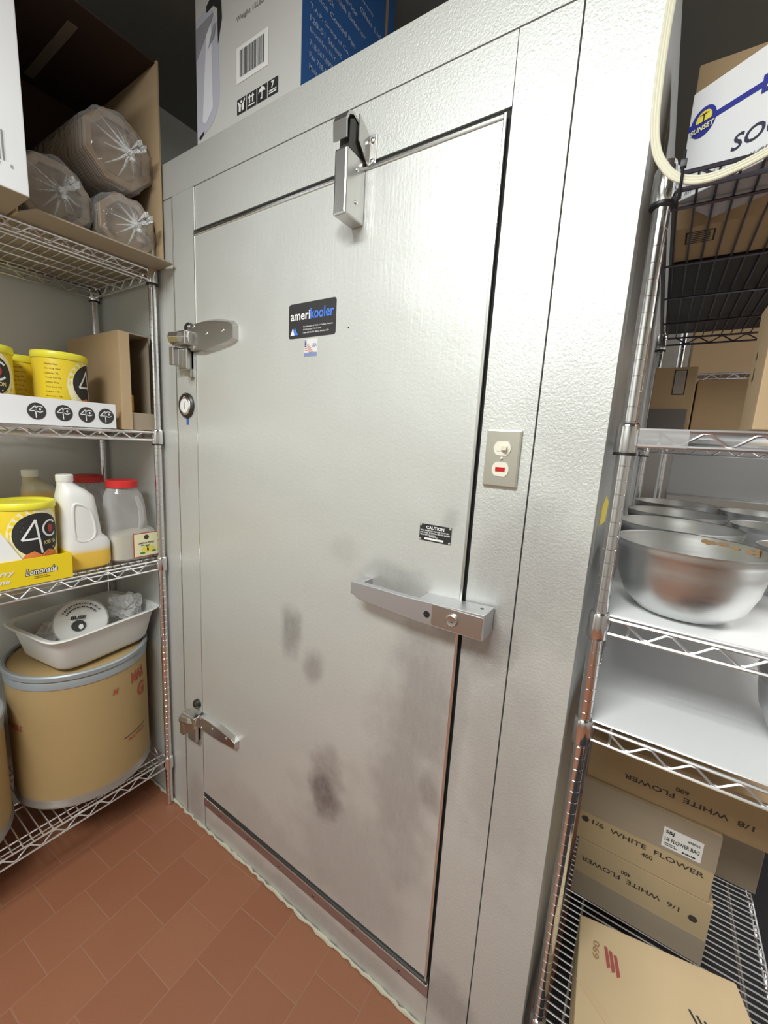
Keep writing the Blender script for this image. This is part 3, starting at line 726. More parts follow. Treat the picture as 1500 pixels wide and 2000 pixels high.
# ------------------------------------------------------------------ drink-mix cans
def logo4c(b4, cx, rx, uy, w, h, off, bend=None):
    pass
def drink_can(x, y, z, label, r=.067, h=.20, lidm=None, front=0.0, logo=True, seed=1, word='ICED TEA', group=None):
    t = thing('drink_mix_can', (x, y, z), label, 'can', group)
    B().lathe([(r*.96, z), (r, z+.004), (r, z+h-.012), (r*.985, z+h-.008)], (x, y, 0), 48).build('can_body', M_CANY, t, True)
    B().lathe([(r*1.03, z+h-.018), (r*1.05, z+h-.016), (r*1.05, z+h), (r*1.02, z+h+.003), (r*.95, z+h+.001), (r*.9, z+h-.004), (.001, z+h-.004)], (x, y, 0), 48).build('lid', lidm or M_CANL, t, True)
    if not logo: return t
    def patch(name, pts, m, off):
        """pts (angle offset in metres along the surface, height)"""
        b = B(); c = sum(p[0] for p in pts)/len(pts), sum(p[1] for p in pts)/len(pts)
        N_ = 5; rings = []
        for k in range(1, N_+1):
            rings.append([b.v((x+(r+off)*math.cos(front+(c[0]+(p[0]-c[0])*k/N_)/r), y+(r+off)*math.sin(front+(c[0]+(p[0]-c[0])*k/N_)/r), z+c[1]+(p[1]-c[1])*k/N_)) for p in pts])
        b.face(rings[0]); n = len(pts)
        for A, Q in zip(rings, rings[1:]):
            for j in range(n): b.face([A[j], A[(j+1) % n], Q[(j+1) % n], Q[j]])
        return b
    el = lambda a, c, w, h, n=26, rot=0: [(a+w*math.cos(q)*math.cos(rot)-h*math.sin(q)*math.sin(rot), c+w*math.cos(q)*math.sin(rot)+h*math.sin(q)*math.cos(rot)) for q in [2*PI*k/n for k in range(n)]]
    halo = patch('halo', el(0, h*.56, r*1.12, h*.40), None, .0004).build('white_halo', mat('pale_print', (.86, .80, .52), .4), t)
    oval_ = patch('o', el(0, h*.60, r*.90, h*.285, rot=.25), None, .0008).build('black_oval', M_BLACKPR, t)
    b = B()
    kw = dict(bend=(x, y, r, 0))
    def stroke(pts, wd, off=.0014):
        for (a0, c0), (a1, c1) in zip(pts, pts[1:]):
            L = math.hypot(a1-a0, c1-c0); nx, nz = -(c1-c0)/L*wd/2, (a1-a0)/L*wd/2; steps = max(1, int(L/.008))
            for k in range(steps):
                q = []
                for (tt, sg) in ((k/steps, 1), (k/steps, -1), ((k+1)/steps, -1), ((k+1)/steps, 1)):
                    a = a0+(a1-a0)*tt+nx*sg; c = c0+(c1-c0)*tt+nz*sg; th_ = front+a/r
                    q.append(b.v((x+(r+off)*math.cos(th_), y+(r+off)*math.sin(th_), z+c)))
                b.face(q)
    stroke([(.002, h*.36), (-.010, h*.80), (-.044, h*.55), (-.002, h*.56)], .0055)
    C = [(.030+.022*math.cos(q), h*.67+.024*math.sin(q)) for q in [math.radians(a) for a in range(40, 325, 20)]]; stroke(C, .0055)
    b.build('logo', M_WHITE, oval_)
    patch('f', el(.030, h*.67, .009, .013, 12), None, .0014).build('flame', M_REDPR, oval_)
    patch('g', [(-.048, h*.10), (-.052, h*.26), (-.040, h*.36), (-.018, h*.40), (.0, h*.34), (.02, h*.40), (.045, h*.36), (.05, h*.12)], None, .0018).build('tea_picture', M_ORANGE, t)
    patch('g', [(-.030, h*.12), (-.034, h*.26), (-.018, h*.31), (-.012, h*.16)], None, .0022).build('ice_picture', mat('peach_ink', (.86, .60, .32), .5), t)
    b = B(); text(b, word, (0, 0, z+h*.47), X, Z, .038, .011, .03, bend=(x, y, r, front+.008/r), off=.0024); b.build('lettering', mat('gold_ink', (.75, .62, .25), .5), oval_)
    b = B()
    for i in range(9):
        a0 = front-1.9; q = []
        text(b, ('Nutrition Facts', 'Serving size', 'Calories 70', 'Total Fat 0g', 'Sodium 0mg', 'Total Carb 17g', 'Sugars 17g', 'Protein 0g', 'Ingredients')[i], (0, 0, z+h*.82-i*.0135), X, Z, .040*(1 if i % 2 else .85), .0058, .01, bend=(x, y, r, a0), off=.0006)
    b.build('small_print', mat('dark_yellow_ink', (.30, .20, .01), .5), t)
    return t
# shelf two: cans in a white tray
z2 = ZLB+.006
tr = thing('can_tray', (-.35, -.36, z2), 'low white cardboard tray with a row of black round emblems, holding yellow cans', 'tray')
xt = -.226
ty0, ty1 = -.640, -.152
b = B(); b.box(xt-.003, xt, ty0, ty1, z2, z2+.078); b.box(-.525, xt-.003, ty1-.003, ty1, z2, z2+.055); b.box(-.525, xt-.003, ty0, ty0+.003, z2, z2+.06); b.box(-.528, -.525, ty0, ty1, z2, z2+.06); b.box(-.525, xt-.003, ty0+.003, ty1-.003, z2, z2+.002)
b.build('tray_body', M_PAPERW, tr)
for i, cy in enumerate((-.518, -.362, -.296, -.236, -.181)):
    rr0 = .0225 if i else .034
    b = B(); b.ellipse((xt, cy, z2+.038), Y, Z, rr0, .024 if i else .03, 30, .0006); e = b.build('emblem', mat('charcoal_ink', (.04, .04, .042), .5), tr)
    b = B(); q = .0011
    def st(pts, wd):
        for (a0, c0), (a1, c1) in zip(pts, pts[1:]):
            L = math.hypot(a1-a0, c1-c0); nx, nz = -(c1-c0)/L*wd/2, (a1-a0)/L*wd/2
            b.poly([(xt+q, cy+a0+nx, z2+.038+c0+nz), (xt+q, cy+a0-nx, z2+.038+c0-nz), (xt+q, cy+a1-nx, z2+.038+c1-nz), (xt+q, cy+a1+nx, z2+.038+c1+nz)])
    st([(-.002, -.019), (-.003, .016), (-.018, .0), (.0, .001)], .0026)
    st([(.007+.0095*math.cos(math.radians(a)), .006+.0085*math.sin(math.radians(a))) for a in range(40, 330, 24)], .0024)
    b.ellipse((xt, cy+.008, z2+.044), Y, Z, .0025, .0035, 10, q); b.build('logo', M_WHITE, e)
CG = 'yellow drink mix cans in the white tray'
drink_can(-.330, -.262, z2+.003, 'yellow drink mix can at the right end of the white tray, beside the brown carton', .069, .215, front=1.0, group=CG)
drink_can(-.445, -.335, z2+.003, 'yellow drink mix can in the back row, seen between two front cans', .068, .200, front=1.3, logo=True, group=CG)
drink_can(-.320, -.455, z2+.003, 'yellow LEMON drink mix can at the left picture edge in the white tray', .072, .205, front=-.10, word='LEMON', group=CG)
# brown carton at the right end of shelf two, open towards the aisle
t = thing('open_carton', (-.42, -.08, z2), 'brown carton open at the front on the second left shelf, small orange boxes inside', 'carton')
x0, x1, y0, y1, h = -.630, -.232, -.130, -.024, .318
B().box(x0, x1, y0, y0+.004, z2, z2+h, .001).build('side_wall', M_CARD, t)
B().box(x0, x1-.02, y1-.004, y1, z2, z2+h).build('side_wall', M_CARDG, t)
B().box(x0, x0+.004, y0+.004, y1-.004, z2, z2+h).build('back_wall', M_INSIDE_SHADE, t)
B().box(x0, x1-.005, y0+.004, y1-.004, z2+h-.004, z2+h).build('top_flap', M_CARDG, t)
B().box(x0, x1, y0+.004, y1-.004, z2, z2+.004).build('bottom_wall', M_CARD, t)
B().box(x1-.003, x1, y0+.004, y1-.004, z2+.004, z2+.058).build('front_lip', M_CARDG, t)
B().box(x1, x1+.006, y0, y0+.030, z2, z2+h*.99).build('edge_flap', M_CARDL, t)
for i in range(2):
    q = thing('seasoning_box', (-.30, -.09, z2+.0045+i*.058), 'small orange box %s inside the open brown carton' % ('below its twin' if i == 0 else 'stacked on another'), 'box', 'orange boxes in the open carton')
    B().box(-.40, -.262, -.116, -.076, z2+.0045+i*.058, z2+.060+i*.058, .001).build('box_body', mat('orange_box', (.62, .30, .03), .5), q)
    b = B(); fine_print(b, (-.262, -.112, z2+.015+i*.058), Y, Z, .032, .035, 4, .5, i); b.build('print', M_INKD, q)
# shelf three
z3 = ZLC+.006
tr = thing('can_tray', (-.33, -.48, z3), 'low bright yellow cardboard tray reading Lemonade, holding a drink mix can', 'tray')
xt = -.213; ty1 = -.307; ty0 = -.70
b = B(); b.box(xt-.003, xt, ty0, ty1, z3, z3+.080); b.box(-.43, xt-.003, ty1-.003, ty1, z3, z3+.078); b.box(-.43, xt-.003, ty0, ty0+.003, z3, z3+.06); b.box(-.433, -.43, ty0, ty1, z3, z3+.06); b.box(-.43, xt-.003, ty0+.003, ty1-.003, z3, z3+.002)
b.build('tray_body', M_YELB, tr)
b = B(); text(b, 'Lemonade', (xt, -.425, z3+.028), Y, Z, .080, .022, .09, .25, .0006); b.build('lettering_outline', M_BLACKPR, tr)
b = B(); text(b, 'Lemonade', (xt, -.4235, z3+.0295), Y, Z, .077, .019, .02, .25, .0012); b.build('lettering', M_WHITE, tr)
b = B(); fine_print(b, (xt, -.405, z3+.014), Y, Z, .042, .010, 2, .5); b.build('small_print', mat('dark_yellow_ink', (.30, .20, .01)), tr)
b = B(); text(b, 'Cherry', (xt, -.522, z3+.036), Y, Z, .074, .018, .03, .25, .0012); text(b, 'Lime', (xt, -.505, z3+.016), Y, Z, .045, .014, .03, .25, .0012); b.build('lettering', M_WHITE, tr)
drink_can(-.300, -.392, z3+.003, 'yellow drink mix can with a black oval logo, in the yellow Lemonade tray', .074, .236, front=.20)
drink_can(-.520, -.480, z3, 'can with a grey lid behind the yellow Lemonade tray', .078, .225, M_LIDG, logo=False)
b = B(); b.prism([(-.222, -.50, z3+.076), (-.222, -.425, z3+.076), (-.232, -.47, z3+.17), (-.232, -.50, z3+.19)], (.001, 0, 0)); tag(b.build('paper_sheet', M_WHITE), 'white paper corner leaning in front of the yellow can, at the picture edge', 'paper')
def smooth_closed(P, n=4):
    out = []; m = len(P)
    for i in range(m):
        p0, p1, p2, p3 = P[i-1], P[i], P[(i+1) % m], P[(i+2) % m]
        for k in range(n):
            t_ = k/n; out.append(tuple(.5*((2*p1[j])+(-p0[j]+p2[j])*t_+(2*p0[j]-5*p1[j]+4*p2[j]-p3[j])*t_*t_+(-p0[j]+3*p1[j]-3*p2[j]+p3[j])*t_**3) for j in range(2)))
    return out
def jug(x, y, z, label, m, sc=1.0, labelled=True):
    t = thing('plastic_jug', (x, y, z), label, 'jug')
    S = [(z+.0, x, y, .040, .052, 4), (z+.006, x, y, .049, .066, 4), (z+.02, x, y, .052, .070, 4), (z+.085, x, y, .052, .070, 4), (z+.100, x, y-.003, .051, .066, 4),
         (z+.115, x, y-.010, .050, .057, 3.6), (z+.20, x, y-.015, .050, .052, 3.2), (z+.245, x, y-.018, .048, .049, 3), (z+.265, x, y-.026, .042, .038, 2.6), (z+.280, x, y-.036, .030, .027, 2.2), (z+.290, x, y-.042, .0215, .0215, 2), (z+.300, x, y-.042, .0215, .0215, 2)]
    B().loft(S, 44).build('jug_body', m, t, True)
    B().lathe([(.0225, z+.294), (.0235, z+.296), (.0235, z+.314), (.021, z+.317), (.001, z+.317)], (x, y-.042, 0), 28).build('cap', M_WHITE, t, True)
    # moulded grip: raised loop around a shallow panel on the aisle side
    P = [(-.040, .215), (-.022, .222), (.002, .205), (.014, .17), (.018, .125), (.008, .105), (-.012, .098), (-.034, .105), (-.042, .13)]
    b = B(); b.tube([(x+.0475, y+a, z+c) for a, c in smooth_closed(P)], .0048, 8, True); b.build('grip', m, t, True)
    if labelled:
        b = B(); b.box(x-.040, x+.040, y-.0712, y-.0705, z+.03, z+.18); l = None
    return t
jug(-.300, -.240, z3, 'milky plastic jug with a white cap, a little orange powder at the bottom', M_JUG)
jug(-.490, -.272, z3+.0, 'yellowed plastic jug with a white cap standing behind the milky jug', M_JUG2)
def jar(x, y, z, label, lab=True, fill=(.70, .66, .50)):
    t = thing('spice_jar', (x, y, z), label, 'jar')
    S = lambda e: [(z+.001, x, y, .050-e, .068-e, 4), (z+.010, x, y, .060-e, .080-e, 4), (z+.095, x, y, .060-e, .080-e, 4), (z+.108, x, y-.004, .058-e, .074-e, 4),
         (z+.120, x, y-.012, .055-e, .064-e, 3.4), (z+.20, x, y-.015, .055-e, .062-e, 3), (z+.235, x, y-.017, .052-e, .058-e, 2.6), (z+.262, x, y-.020, .042-e, .046-e, 2.2), (z+.270, x, y-.020, .041-e, .041-e, 2)]
    B().loft(S(0), 40, True).build('jar_body', M_JAR, t, True)
    B().loft([s for s in S(.003) if s[0] < z+.10][:3], 36).build('powder', mat('pepper_powder', fill, .8), t, True)
    lr0 = .050
    B().lathe([(lr0, z+.266), (lr0, z+.288), (lr0*.94, z+.291), (.001, z+.291)], (x, y-.020, 0), 40).build('lid', M_RED, t, True)
    b = B(); b.tube([(x+.048, y+.005, z+.235), (x+.056, y+.014, z+.20), (x+.056, y+.018, z+.15), (x+.052, y+.012, z+.115)], [.008, .010, .010, .008], 10); b.build('grip', M_JAR, t, True)
    if lab:
        B().box(x+.0603, x+.0609, y-.018, y+.072, z+.010, z+.100).build('label_frame', M_REDPR, t)
        l = B().box(x+.061, x+.0614, y-.015, y+.069, z+.013, z+.097).build('label', M_CREAM, t)
        b = B(); text(b, 'LEMON & PEPPER', (x+.0614, y-.001, z+.058), Y, Z, .056, .007, .02); fine_print(b, (x+.0614, y+.008, z+.050), Y, Z, .04, .004, 1, .6); b.ellipse((x+.0614, y+.028, z+.083), Y, Z, .009, .009, 14, .0004); b.build('lettering', M_INKD, l)
        b = B(); b.ellipse((x+.0614, y+.022, z+.036), Y, Z, .013, .012, 16, .0006); b.ellipse((x+.0614, y+.042, z+.037), Y, Z, .014, .011, 16, .0006); b.build('lemon_picture', M_YELPR, l)
        b = B(); b.ellipse((x+.0614, y+.012, z+.024), Y, Z, .010, .004, 12, .0008); b.ellipse((x+.0614, y+.053, z+.028), Y, Z, .008, .003, 12, .0008); b.ellipse((x+.0614, y+.030, z+.049), Y, Z, .006, .003, 12, .0008); b.build('leaf_picture', M_GREEN, l)
    return t
jar(-.308, -.088, z3, 'clear jar with a red lid and lemon label, nearest the corner post')
jar(-.510, -.115, z3, 'clear jar with a red lid, behind the jar with the lemon label', False, (.42, .30, .14))

# ------------------------------------------------------------------ bottom left: drums and tub
zd = ZLD+.006
def drum(cx, cy, z, r, h, label, lid=False, text_on=True):
    t = thing('fibre_drum', (cx, cy, z), label, 'drum')
    B().lathe([(r*.97, z+.0), (r*.995, z+.012), (r, z+.03), (r, z+h-.02)], (cx, cy, 0), 72).build('drum_wall', M_DRUM, t, True)
    B().lathe([(r*.985, z), (r*1.012, z+.003), (r*1.018, z+.012), (r*1.006, z+.018), (r*1.012, z+.026), (r*1.002, z+.034)], (cx, cy, 0), 72, cap=False).build('bottom_ring', M_DARKST if False else mat('worn_ring', (.36, .33, .30), .4, .4), t, True)
    B().lathe([(r*1.003, z+h-.052), (r*1.012, z+h-.050), (r*1.014, z+h-.028), (r*1.005, z+h-.024)], (cx, cy, 0), 72, cap=False).build('top_ring', M_RIM, t, True)
    B().lathe([(r*1.012, z+h-.021), (r*1.03, z+h-.018), (r*1.032, z+h-.004), (r*1.012, z+h), (r*.975, z+h-.001), (r*.962, z+h-.008)], (cx, cy, 0), 72, cap=False).build('lid_ring', M_RIM, t, True)
    B().lathe([(r*.97, z+h-.016), (r*.96, z+h-.012), (.001, z+h-.012)], (cx, cy, 0), 64, cap=False).build('lid', M_LIDG if lid else M_DRUM, t, True)
    if text_on:
        for tx, th, zz, w_, h_, bo, sh in (('FRAGILE', -1.62, .292, .085, .022, .03, 0), ('MAR', .42, .375, .075, .045, .03, 0), ('G', .55, .30, .045, .055, .04, 0), ('M', .07, .372, .022, .022, .03, .3), ('Tare Weight', .30, .15, .085, .016, .02, .2)):
            b = B(); text(b, tx, (0, 0, z+zz), X, Z, w_, h_, bo, sh, bend=(cx, cy, r, th), off=.0012); b.build('stencil', mat('faded_red_ink', (.42, .09, .05), .7), t)
        b = B(); text(b, '________', (0, 0, z+.175), X, Z, .11, .003, .02, bend=(cx, cy, r, .22), off=.0012); b.build('pen_line', M_INKD, t)
    return t
drum(-.440, -.225, zd, .2160, .502, 'brown fibre drum with a grey ring, under the white tub', text_on=True)
drum(-.440, -.680, zd, .218, .405, 'brown fibre drum with a pale grey lid, cut by the left picture edge', True, False)
# white tub
zb = zd+.501
TB = Matrix.Translation((-.405, -.205, zb)) @ Matrix.Rotation(math.radians(9), 4, 'Z')
t = thing('bus_tub', (-.405, -.205, zb), 'white plastic tub sitting on the brown fibre drum, filled with bagged coffee filters', 'tub')
b = B(TB); n = 56
def ring(hx, hy, z): return [(z, 0, 0, hx, hy, 7)]
b.loft([(0, 0, 0, .108, .135, 6), (.006, 0, 0, .122, .150, 6), (.020, 0, 0, .130, .160, 6.5), (.120, 0, 0, .148, .182, 7), (.124, 0, 0, .162, .196, 7), (.130, 0, 0, .166, .200, 7), (.133, 0, 0, .162, .196, 7), (.129, 0, 0, .146, .180, 7), (.115, 0, 0, .143, .177, 7), (.02, 0, 0, .127, .156, 6.5), (.005, 0, 0, .12, .148, 6)], 72)
b.build('tub_body', M_TUB, t, True)
# coffee filter stack in its bag
q = thing('coffee_filters', (-.36, -.25, zb+.03), 'stack of white paper filters in a printed clear bag, tipped up in the white tub', 'coffee filters')
nv = Vector((.80, -.40, .44)).normalized(); rv = Z.cross(nv).normalized(); uv = nv.cross(rv)
TF = Matrix((-uv, rv, nv)).transposed().to_4x4(); TF.translation = (-.345, -.245, zb+.128)
b = B(TF); k = 0; hh = -.03
prof = []
b.loft([(-.075, 0, 0, .056, .056, 2), (-.03, 0, 0, .066, .066, 2), (.020, 0, 0, .078, .078, 2), (.024, 0, 0, .072, .072, 2)], 40)
b.build('filter_stack', M_FILT, q, True)
b = B(TF); b.loft([(-.085, 0, .0, .030, .030, 2), (-.078, 0, 0, .060, .058, 2), (.022, 0, 0, .083, .082, 2), (.028, 0, .0, .074, .074, 2)], 40); b.build('bag', M_FILM, q, True)
nF = (TF.to_3x3() @ Z).normalized(); rF = (TF.to_3x3() @ Y).normalized(); uF = (TF.to_3x3() @ -X).normalized(); oF = TF @ Vector((0, 0, .0245))
b = B(); b.ellipse(oF+rF*-.006-uF*.012, rF, uF, .021, .019, 22, .006*1); em = b.build('emblem', M_BLACKPR, q)
b = B(); b.ellipse(oF+rF*.001-uF*.016, rF, uF, .007, .009, 14, .0068); b.build('cup_picture', M_WHITE, em)
b = B(); text(b, 'BUSE', oF+rF*-.030+uF*.010, rF, uF, .046, .012, .05, .2, .0065)
for i in range(16):
    a = math.radians(35+i*7.5)
    for k, rr0 in enumerate((.050, .062)):
        c = oF+rF*rr0*math.cos(a)+uF*rr0*math.sin(a); quad(b, c, rF, uF, .004+.002*((i+k) % 2), .004, .0065)
b.build('lettering', M_BLACKPR, q)
def crumpled(name, label, c, s, seed, m, cat='bag'):
    rnd = random.Random(seed); bm = bmesh.new(); bmesh.ops.create_icosphere(bm, subdivisions=4, radius=1)
    import mathutils
    for v in bm.verts:
        p = v.co.copy(); nz = mathutils.noise.noise(p*1.7+Vector((seed, 0, 0)))*.45+abs(mathutils.noise.noise(p*4+Vector((0, seed, 0))))*.35+mathutils.noise.noise(p*9)*.10
        v.co = Vector((p.x*s[0], p.y*s[1], p.z*s[2]))*(.85+nz)
        v.co += Vector(c)
        if v.co.z < c[2]-s[2]*.8: v.co.z = c[2]-s[2]*.8
    bb_ = B(); bb_.bm = bm; o = bb_.build(name, m, None, True); tag(o, label, cat); return o
crumpled('plastic_bag', 'crumpled clear plastic bag bunched at the right end of the white tub', (-.37, -.090, zb+.135), (.060, .058, .050), 3, M_FILMW)
crumpled('plastic_bag', 'cloudy plastic bag lying flat in the left end of the white tub', (-.445, -.30, zb+.07), (.060, .05, .045), 11, M_FILMW)

# ------------------------------------------------------------------ right rack, top shelf
zA = ZRA+.006
aS = math.radians(-33.5)
TS = Matrix.Translation((1.252, .128, zA)) @ Matrix.Rotation(aS, 4, 'Z')
t = thing('white_carton', (1.252, .128, zA), 'white carton with a blue line and round SUNSET logo on the top right shelf', 'carton')
B(TS).box(0, .40, 0, .10, 0, .165, .002).build('carton_body', M_PAPERW, t)
B(TS).box(0, .40, 0, .10, -.0012, 0).build('carton_bottom', mat('grey_bottom', (.42, .42, .46), .6), t)
rS = TS.to_3x3() @ X; oS = TS @ Vector((0, 0, 0))
b = B(); quad(b, oS+Z*.106, rS, Z, .40, .009, .0006); b.build('blue_line', M_BLUEPR, t)
b = B(); b.ellipse(oS+rS*.024+Z*.110, rS, Z, .020, .0225, 30, .001); lg = b.build('round_logo', M_BLUEPR, t)
b = B(); cc = oS+rS*.025+Z*.114; b.poly([cc+rS*.0125*math.cos(a)+Z*(.012*math.sin(a))-rS.cross(-Z)*0+(rS.cross(Z))*.0016 for a in [math.radians(q) for q in range(-20, 201, 12)]])
b.build('sun_picture', M_YELPR, lg)
b = B(); c2 = cc+(rS.cross(Z))*.0022; b.poly([c2+rS*-.001-Z*.006, c2+rS*.001-Z*.006, c2+rS*.001+Z*.006, c2+rS*-.001+Z*.006])
for a in (20, 70, 120, 160): b.poly([c2+Z*.005, c2+Z*.007, c2+Z*.005+rS*.009*math.cos(math.radians(a))+Z*.006*math.sin(math.radians(a))])
b.build('palm_picture', M_BLACKPR, lg)
b = B(); text(b, 'SUNSET', oS+rS*.006+Z*.0965, rS, Z, .037, .008, .03, .1, .0024); b.build('lettering', mat('pale_yellow_ink', (.85, .82, .45), .5), lg)
b = B(); quad(b, oS+rS*.106+Z*.098, rS, Z, .12, .024, .0012); f = b.build('blue_banner', M_BLUEPR, t)
b = B(); text(b, 'MINI', oS+rS*.112+Z*.103, rS, Z, .075, .015, .03, .2, .0018); b.build('lettering', M_YELPR, f)
b = B(); text(b, 'FRESH', oS+rS*.122+Z*.072, rS, Z, .10, .020, .02, .15, .0008); text(b, 'SOUP BOWLS', oS+rS*.076+Z*.036, rS, Z, .215, .023, .015, .15, .0008); b.build('lettering', mat('navy_ink', (.03, .03, .07), .5), t)
b = B(); barcode(b, oS+rS*.012+Z*.004, rS, Z, .06, .020, 5); text(b, 'CHICKEN', oS+rS*.085+Z*.006, rS, Z, .07, .014, .02, .2, .0008); b.build('barcode', M_GREYPR, t)
t = carton('carton', 1.250, 1.68, .240, .405, zA, zA+.285, 'brown carton behind the white SUNSET carton on the top right shelf', m=M_CARD)
b = B(); b.ellipse((1.262, .2395, 2.262-.02), X, Z, .004, .0001, 4); 
b = B(); text(b, 'A4', (1.29, .24, zA+.20), X, Z, .010, .008, .02); text(b, '2x', (1.305, .24, zA+.217), X, Z, .008, .01, .02); b.build('printing', M_INKD, t)
b = B(); P = ((1.268, .300), (1.318, .300)); 
fr = [(1.272, .262), (1.318, .262), (1.318, .312), (1.272, .312)]
for (a, c) in zip(fr, fr[1:]+fr[:1]): b.box(min(a[0], c[0])-.0015, max(a[0], c[0])+.0015, min(a[1], c[1])-.0015, max(a[1], c[1])+.0015, zA-.0006, zA-.0002)
for i in range(5): b.box(1.280, 1.312, .268+i*.0085, .271+i*.0085, zA-.0006, zA-.0002)
b.build('printing', M_BLACKPR, t)
t = thing('added_dark_crate', (1.46, .65, zA), 'added black crate filling the dark back of the top right shelf', 'crate')  # invented crate, put in to make the back of this shelf dark
B().box(1.245, 1.695, .425, 1.08, zA, zA+.006).build('added_crate_floor', M_BLACK, t)
b = B()
for (a0, a1, c0, c1) in ((1.245, 1.695, .425, .431), (1.245, 1.695, 1.074, 1.08), (1.245, 1.251, .431, 1.074), (1.689, 1.695, .431, 1.074)): b.box(a0, a1, c0, c1, zA+.006, zA+.16)
b.build('added_crate_wall', M_BLACK, t)
# cord and zip tie
b = B(); P = [(1.213, 2.895), (1.2125, 2.60), (1.212, 2.25), (1.210, 2.15), (1.2105, 2.086), (1.214, 2.030), (1.222, 1.995), (1.235, 1.972), (1.248, 1.957), (1.263, 1.948), (1.281, 1.943), (1.300, 1.943), (1.320, 1.947), (1.340, 1.953), (1.365, 1.963), (1.40, 1.977), (1.47, 1.99), (1.60, 1.995)]
def smooth_path(P, n=6):
    out = []
    for i in range(len(P)-1):
        p0, p1, p2, p3 = P[max(i-1, 0)], P[i], P[i+1], P[min(i+2, len(P)-1)]
        for k in range(n):
            t_ = k/n; out.append(tuple(.5*((2*p1[j])+(-p0[j]+p2[j])*t_+(2*p0[j]-5*p1[j]+4*p2[j]-p3[j])*t_*t_+(-p0[j]+3*p1[j]-3*p2[j]+p3[j])*t_**3) for j in range(len(p1))))
    out.append(tuple(P[-1])); return out
C = smooth_path(P)
for off, dy in ((-.0036, -.022), (0, -.022), (.0036, -.022)):
    pts = []
    for i, (x, z) in enumerate(C):
        a = C[max(i-1, 0)]; c = C[min(i+1, len(C)-1)]; L = math.hypot(c[0]-a[0], c[1]-a[1]); nx, nz = -(c[1]-a[1])/L, (c[0]-a[0])/L
        pts.append((x+nx*off, dy, z+nz*off))
    b.tube(pts, .0026, 8)
tag(b.build('electric_cord', M_CORD, None, True), 'flat cream electric cord hanging down the cooler corner and along the top right shelf', 'cord')
b = B(); b.tube([(1.2580, -.027, 1.985), (1.2585, -.028, 1.966), (1.2590, -.027, 1.945), (1.2590, -.012, 1.930), (1.2590, .012, 1.940), (1.2585, .022, 1.958)], .0022, 6); b.box(1.2545, 1.2625, -.031, -.024, 1.962, 1.972, .0008)
tag(b.build('zip_tie', M_BLACK, None, True), 'black zip tie holding the cream cord to the right rack', 'zip tie')

# ------------------------------------------------------------------ right rack, shelf B
zB_ = ZRB+.006
t = thing('carton', (1.5, .12, zB_), 'light tan carton with a flap crease, rightmost on the second right shelf', 'carton')
B().box(1.402, 1.69, .035, .165, zB_, zB_+.205, .002).build('carton_body', M_CARDL, t)
b = B(); b.box(1.403, 1.69, .0346, .035, zB_+.1925, zB_+.1937); b.prism([(1.47, .0345, zB_), (1.471, .0345, zB_), (1.62, .0345, zB_+.04), (1.62, .0345, zB_+.039)], (0, .0004, 0)); b.build('flap_crease', M_INKD, t)
b = B(); text(b, '.I', (1.4018, .130, zB_+.085), -Y, Z, .012, .020, .04); text(b, '.I', (1.4018, .130, zB_+.12), -Y, Z, .012, .012, .04); b.build('printing', M_BLACKPR, t)
t = carton('carton', 1.245, 1.345, .62, .80, zB_, zB_+.20, 'brown carton with a framed black label, behind the post on the second right shelf', m=M_CARD)
b = B(); x0_, z0_ = 1.292, zB_+.125
fr = [(x0_, z0_), (x0_+.030, z0_), (x0_+.030, z0_+.068), (x0_, z0_+.068)]
b = B(); b.box(x0_, x0_+.030, .6190, .6196, z0_, z0_+.068); l = b.build('label', M_BLACKPR, t); b = B(); quad(b, (x0_+.003, .619, z0_+.003), X, Z, .024, .062, .0004); l2 = b.build('label_face', M_CARDG, l)
b = B(); fine_print(b, (x0_+.005, .6186, z0_+.006), X, Z, .020, .055, 9, .5, 4, .0004); b.build('small_print', M_GREYPR, l)
carton('carton', 1.250, 1.330, .44, .56, zB_, zB_+.070, 'low dark brown carton on the second right shelf, in front of the labelled one', m=mat('dark_carton', (.10, .085, .075), .8))
carton('carton', 1.350, 1.60, .66, .95, zB_, zB_+.17, 'tan carton on the second right shelf, partly behind the taped light carton', m=M_CARD)

# ------------------------------------------------------------------ bowls
def bowl(cx, cy, z, r, h, label, group=None, fill=None, stain=False):
    t = thing('mixing_bowl', (cx, cy, z), label, 'bowl', group)
    pr = [(.001, 0), (r*.42, 0), (r*.60, h*.05), (r*.80, h*.22), (r*.91, h*.48), (r*.955, h*.72), (r*.962, h*.86), (r*.975, h*.885), (r*.985, h*.93), (r*.99, h), (r*1.005, h+.001), (r*1.0, h-.002), (r*.978, h-.001), (r*.972, h*.93), (r*.955, h*.87), (r*.945, h*.72), (r*.90, h*.49), (r*.79, h*.24), (r*.59, h*.07), (r*.41, h*.022), (.001, h*.022)]
    B().lathe([(a, z+c) for a, c in pr], (cx, cy, 0), 72, cap=False).build('bowl_body', M_BOWL, t, True)
    if fill: B().lathe([(r*.93, z+h*.60), (r*.5, z+h*.605), (.001, z+h*.61)], (cx, cy, 0), 48, cap=False).build('contents', fill, t, True)
    if stain:
        rnd = random.Random(5); b = B()
        for a0, hz, w, hh in ((1.25, .93, .016, .006), (1.08, .935, .020, .004), (.60, .925, .016, .006), (.46, .94, .010, .010), (.85, .92, .014, .003)):
            L = []
            for k in range(12):
                a = a0+w/r*math.cos(2*PI*k/12)*rnd.uniform(.5, 1.1); zz = z+h*hz+hh*math.sin(2*PI*k/12)*rnd.uniform(.5, 1.1); rr = r*.9535
                L.append((cx+rr*math.cos(a), cy+rr*math.sin(a), zz))
            b.poly(L)
        b.build('stain', M_STAIN, t)
    return t
zC = ZRC+.0075; BG = 'steel bowls in rows on the right rack'
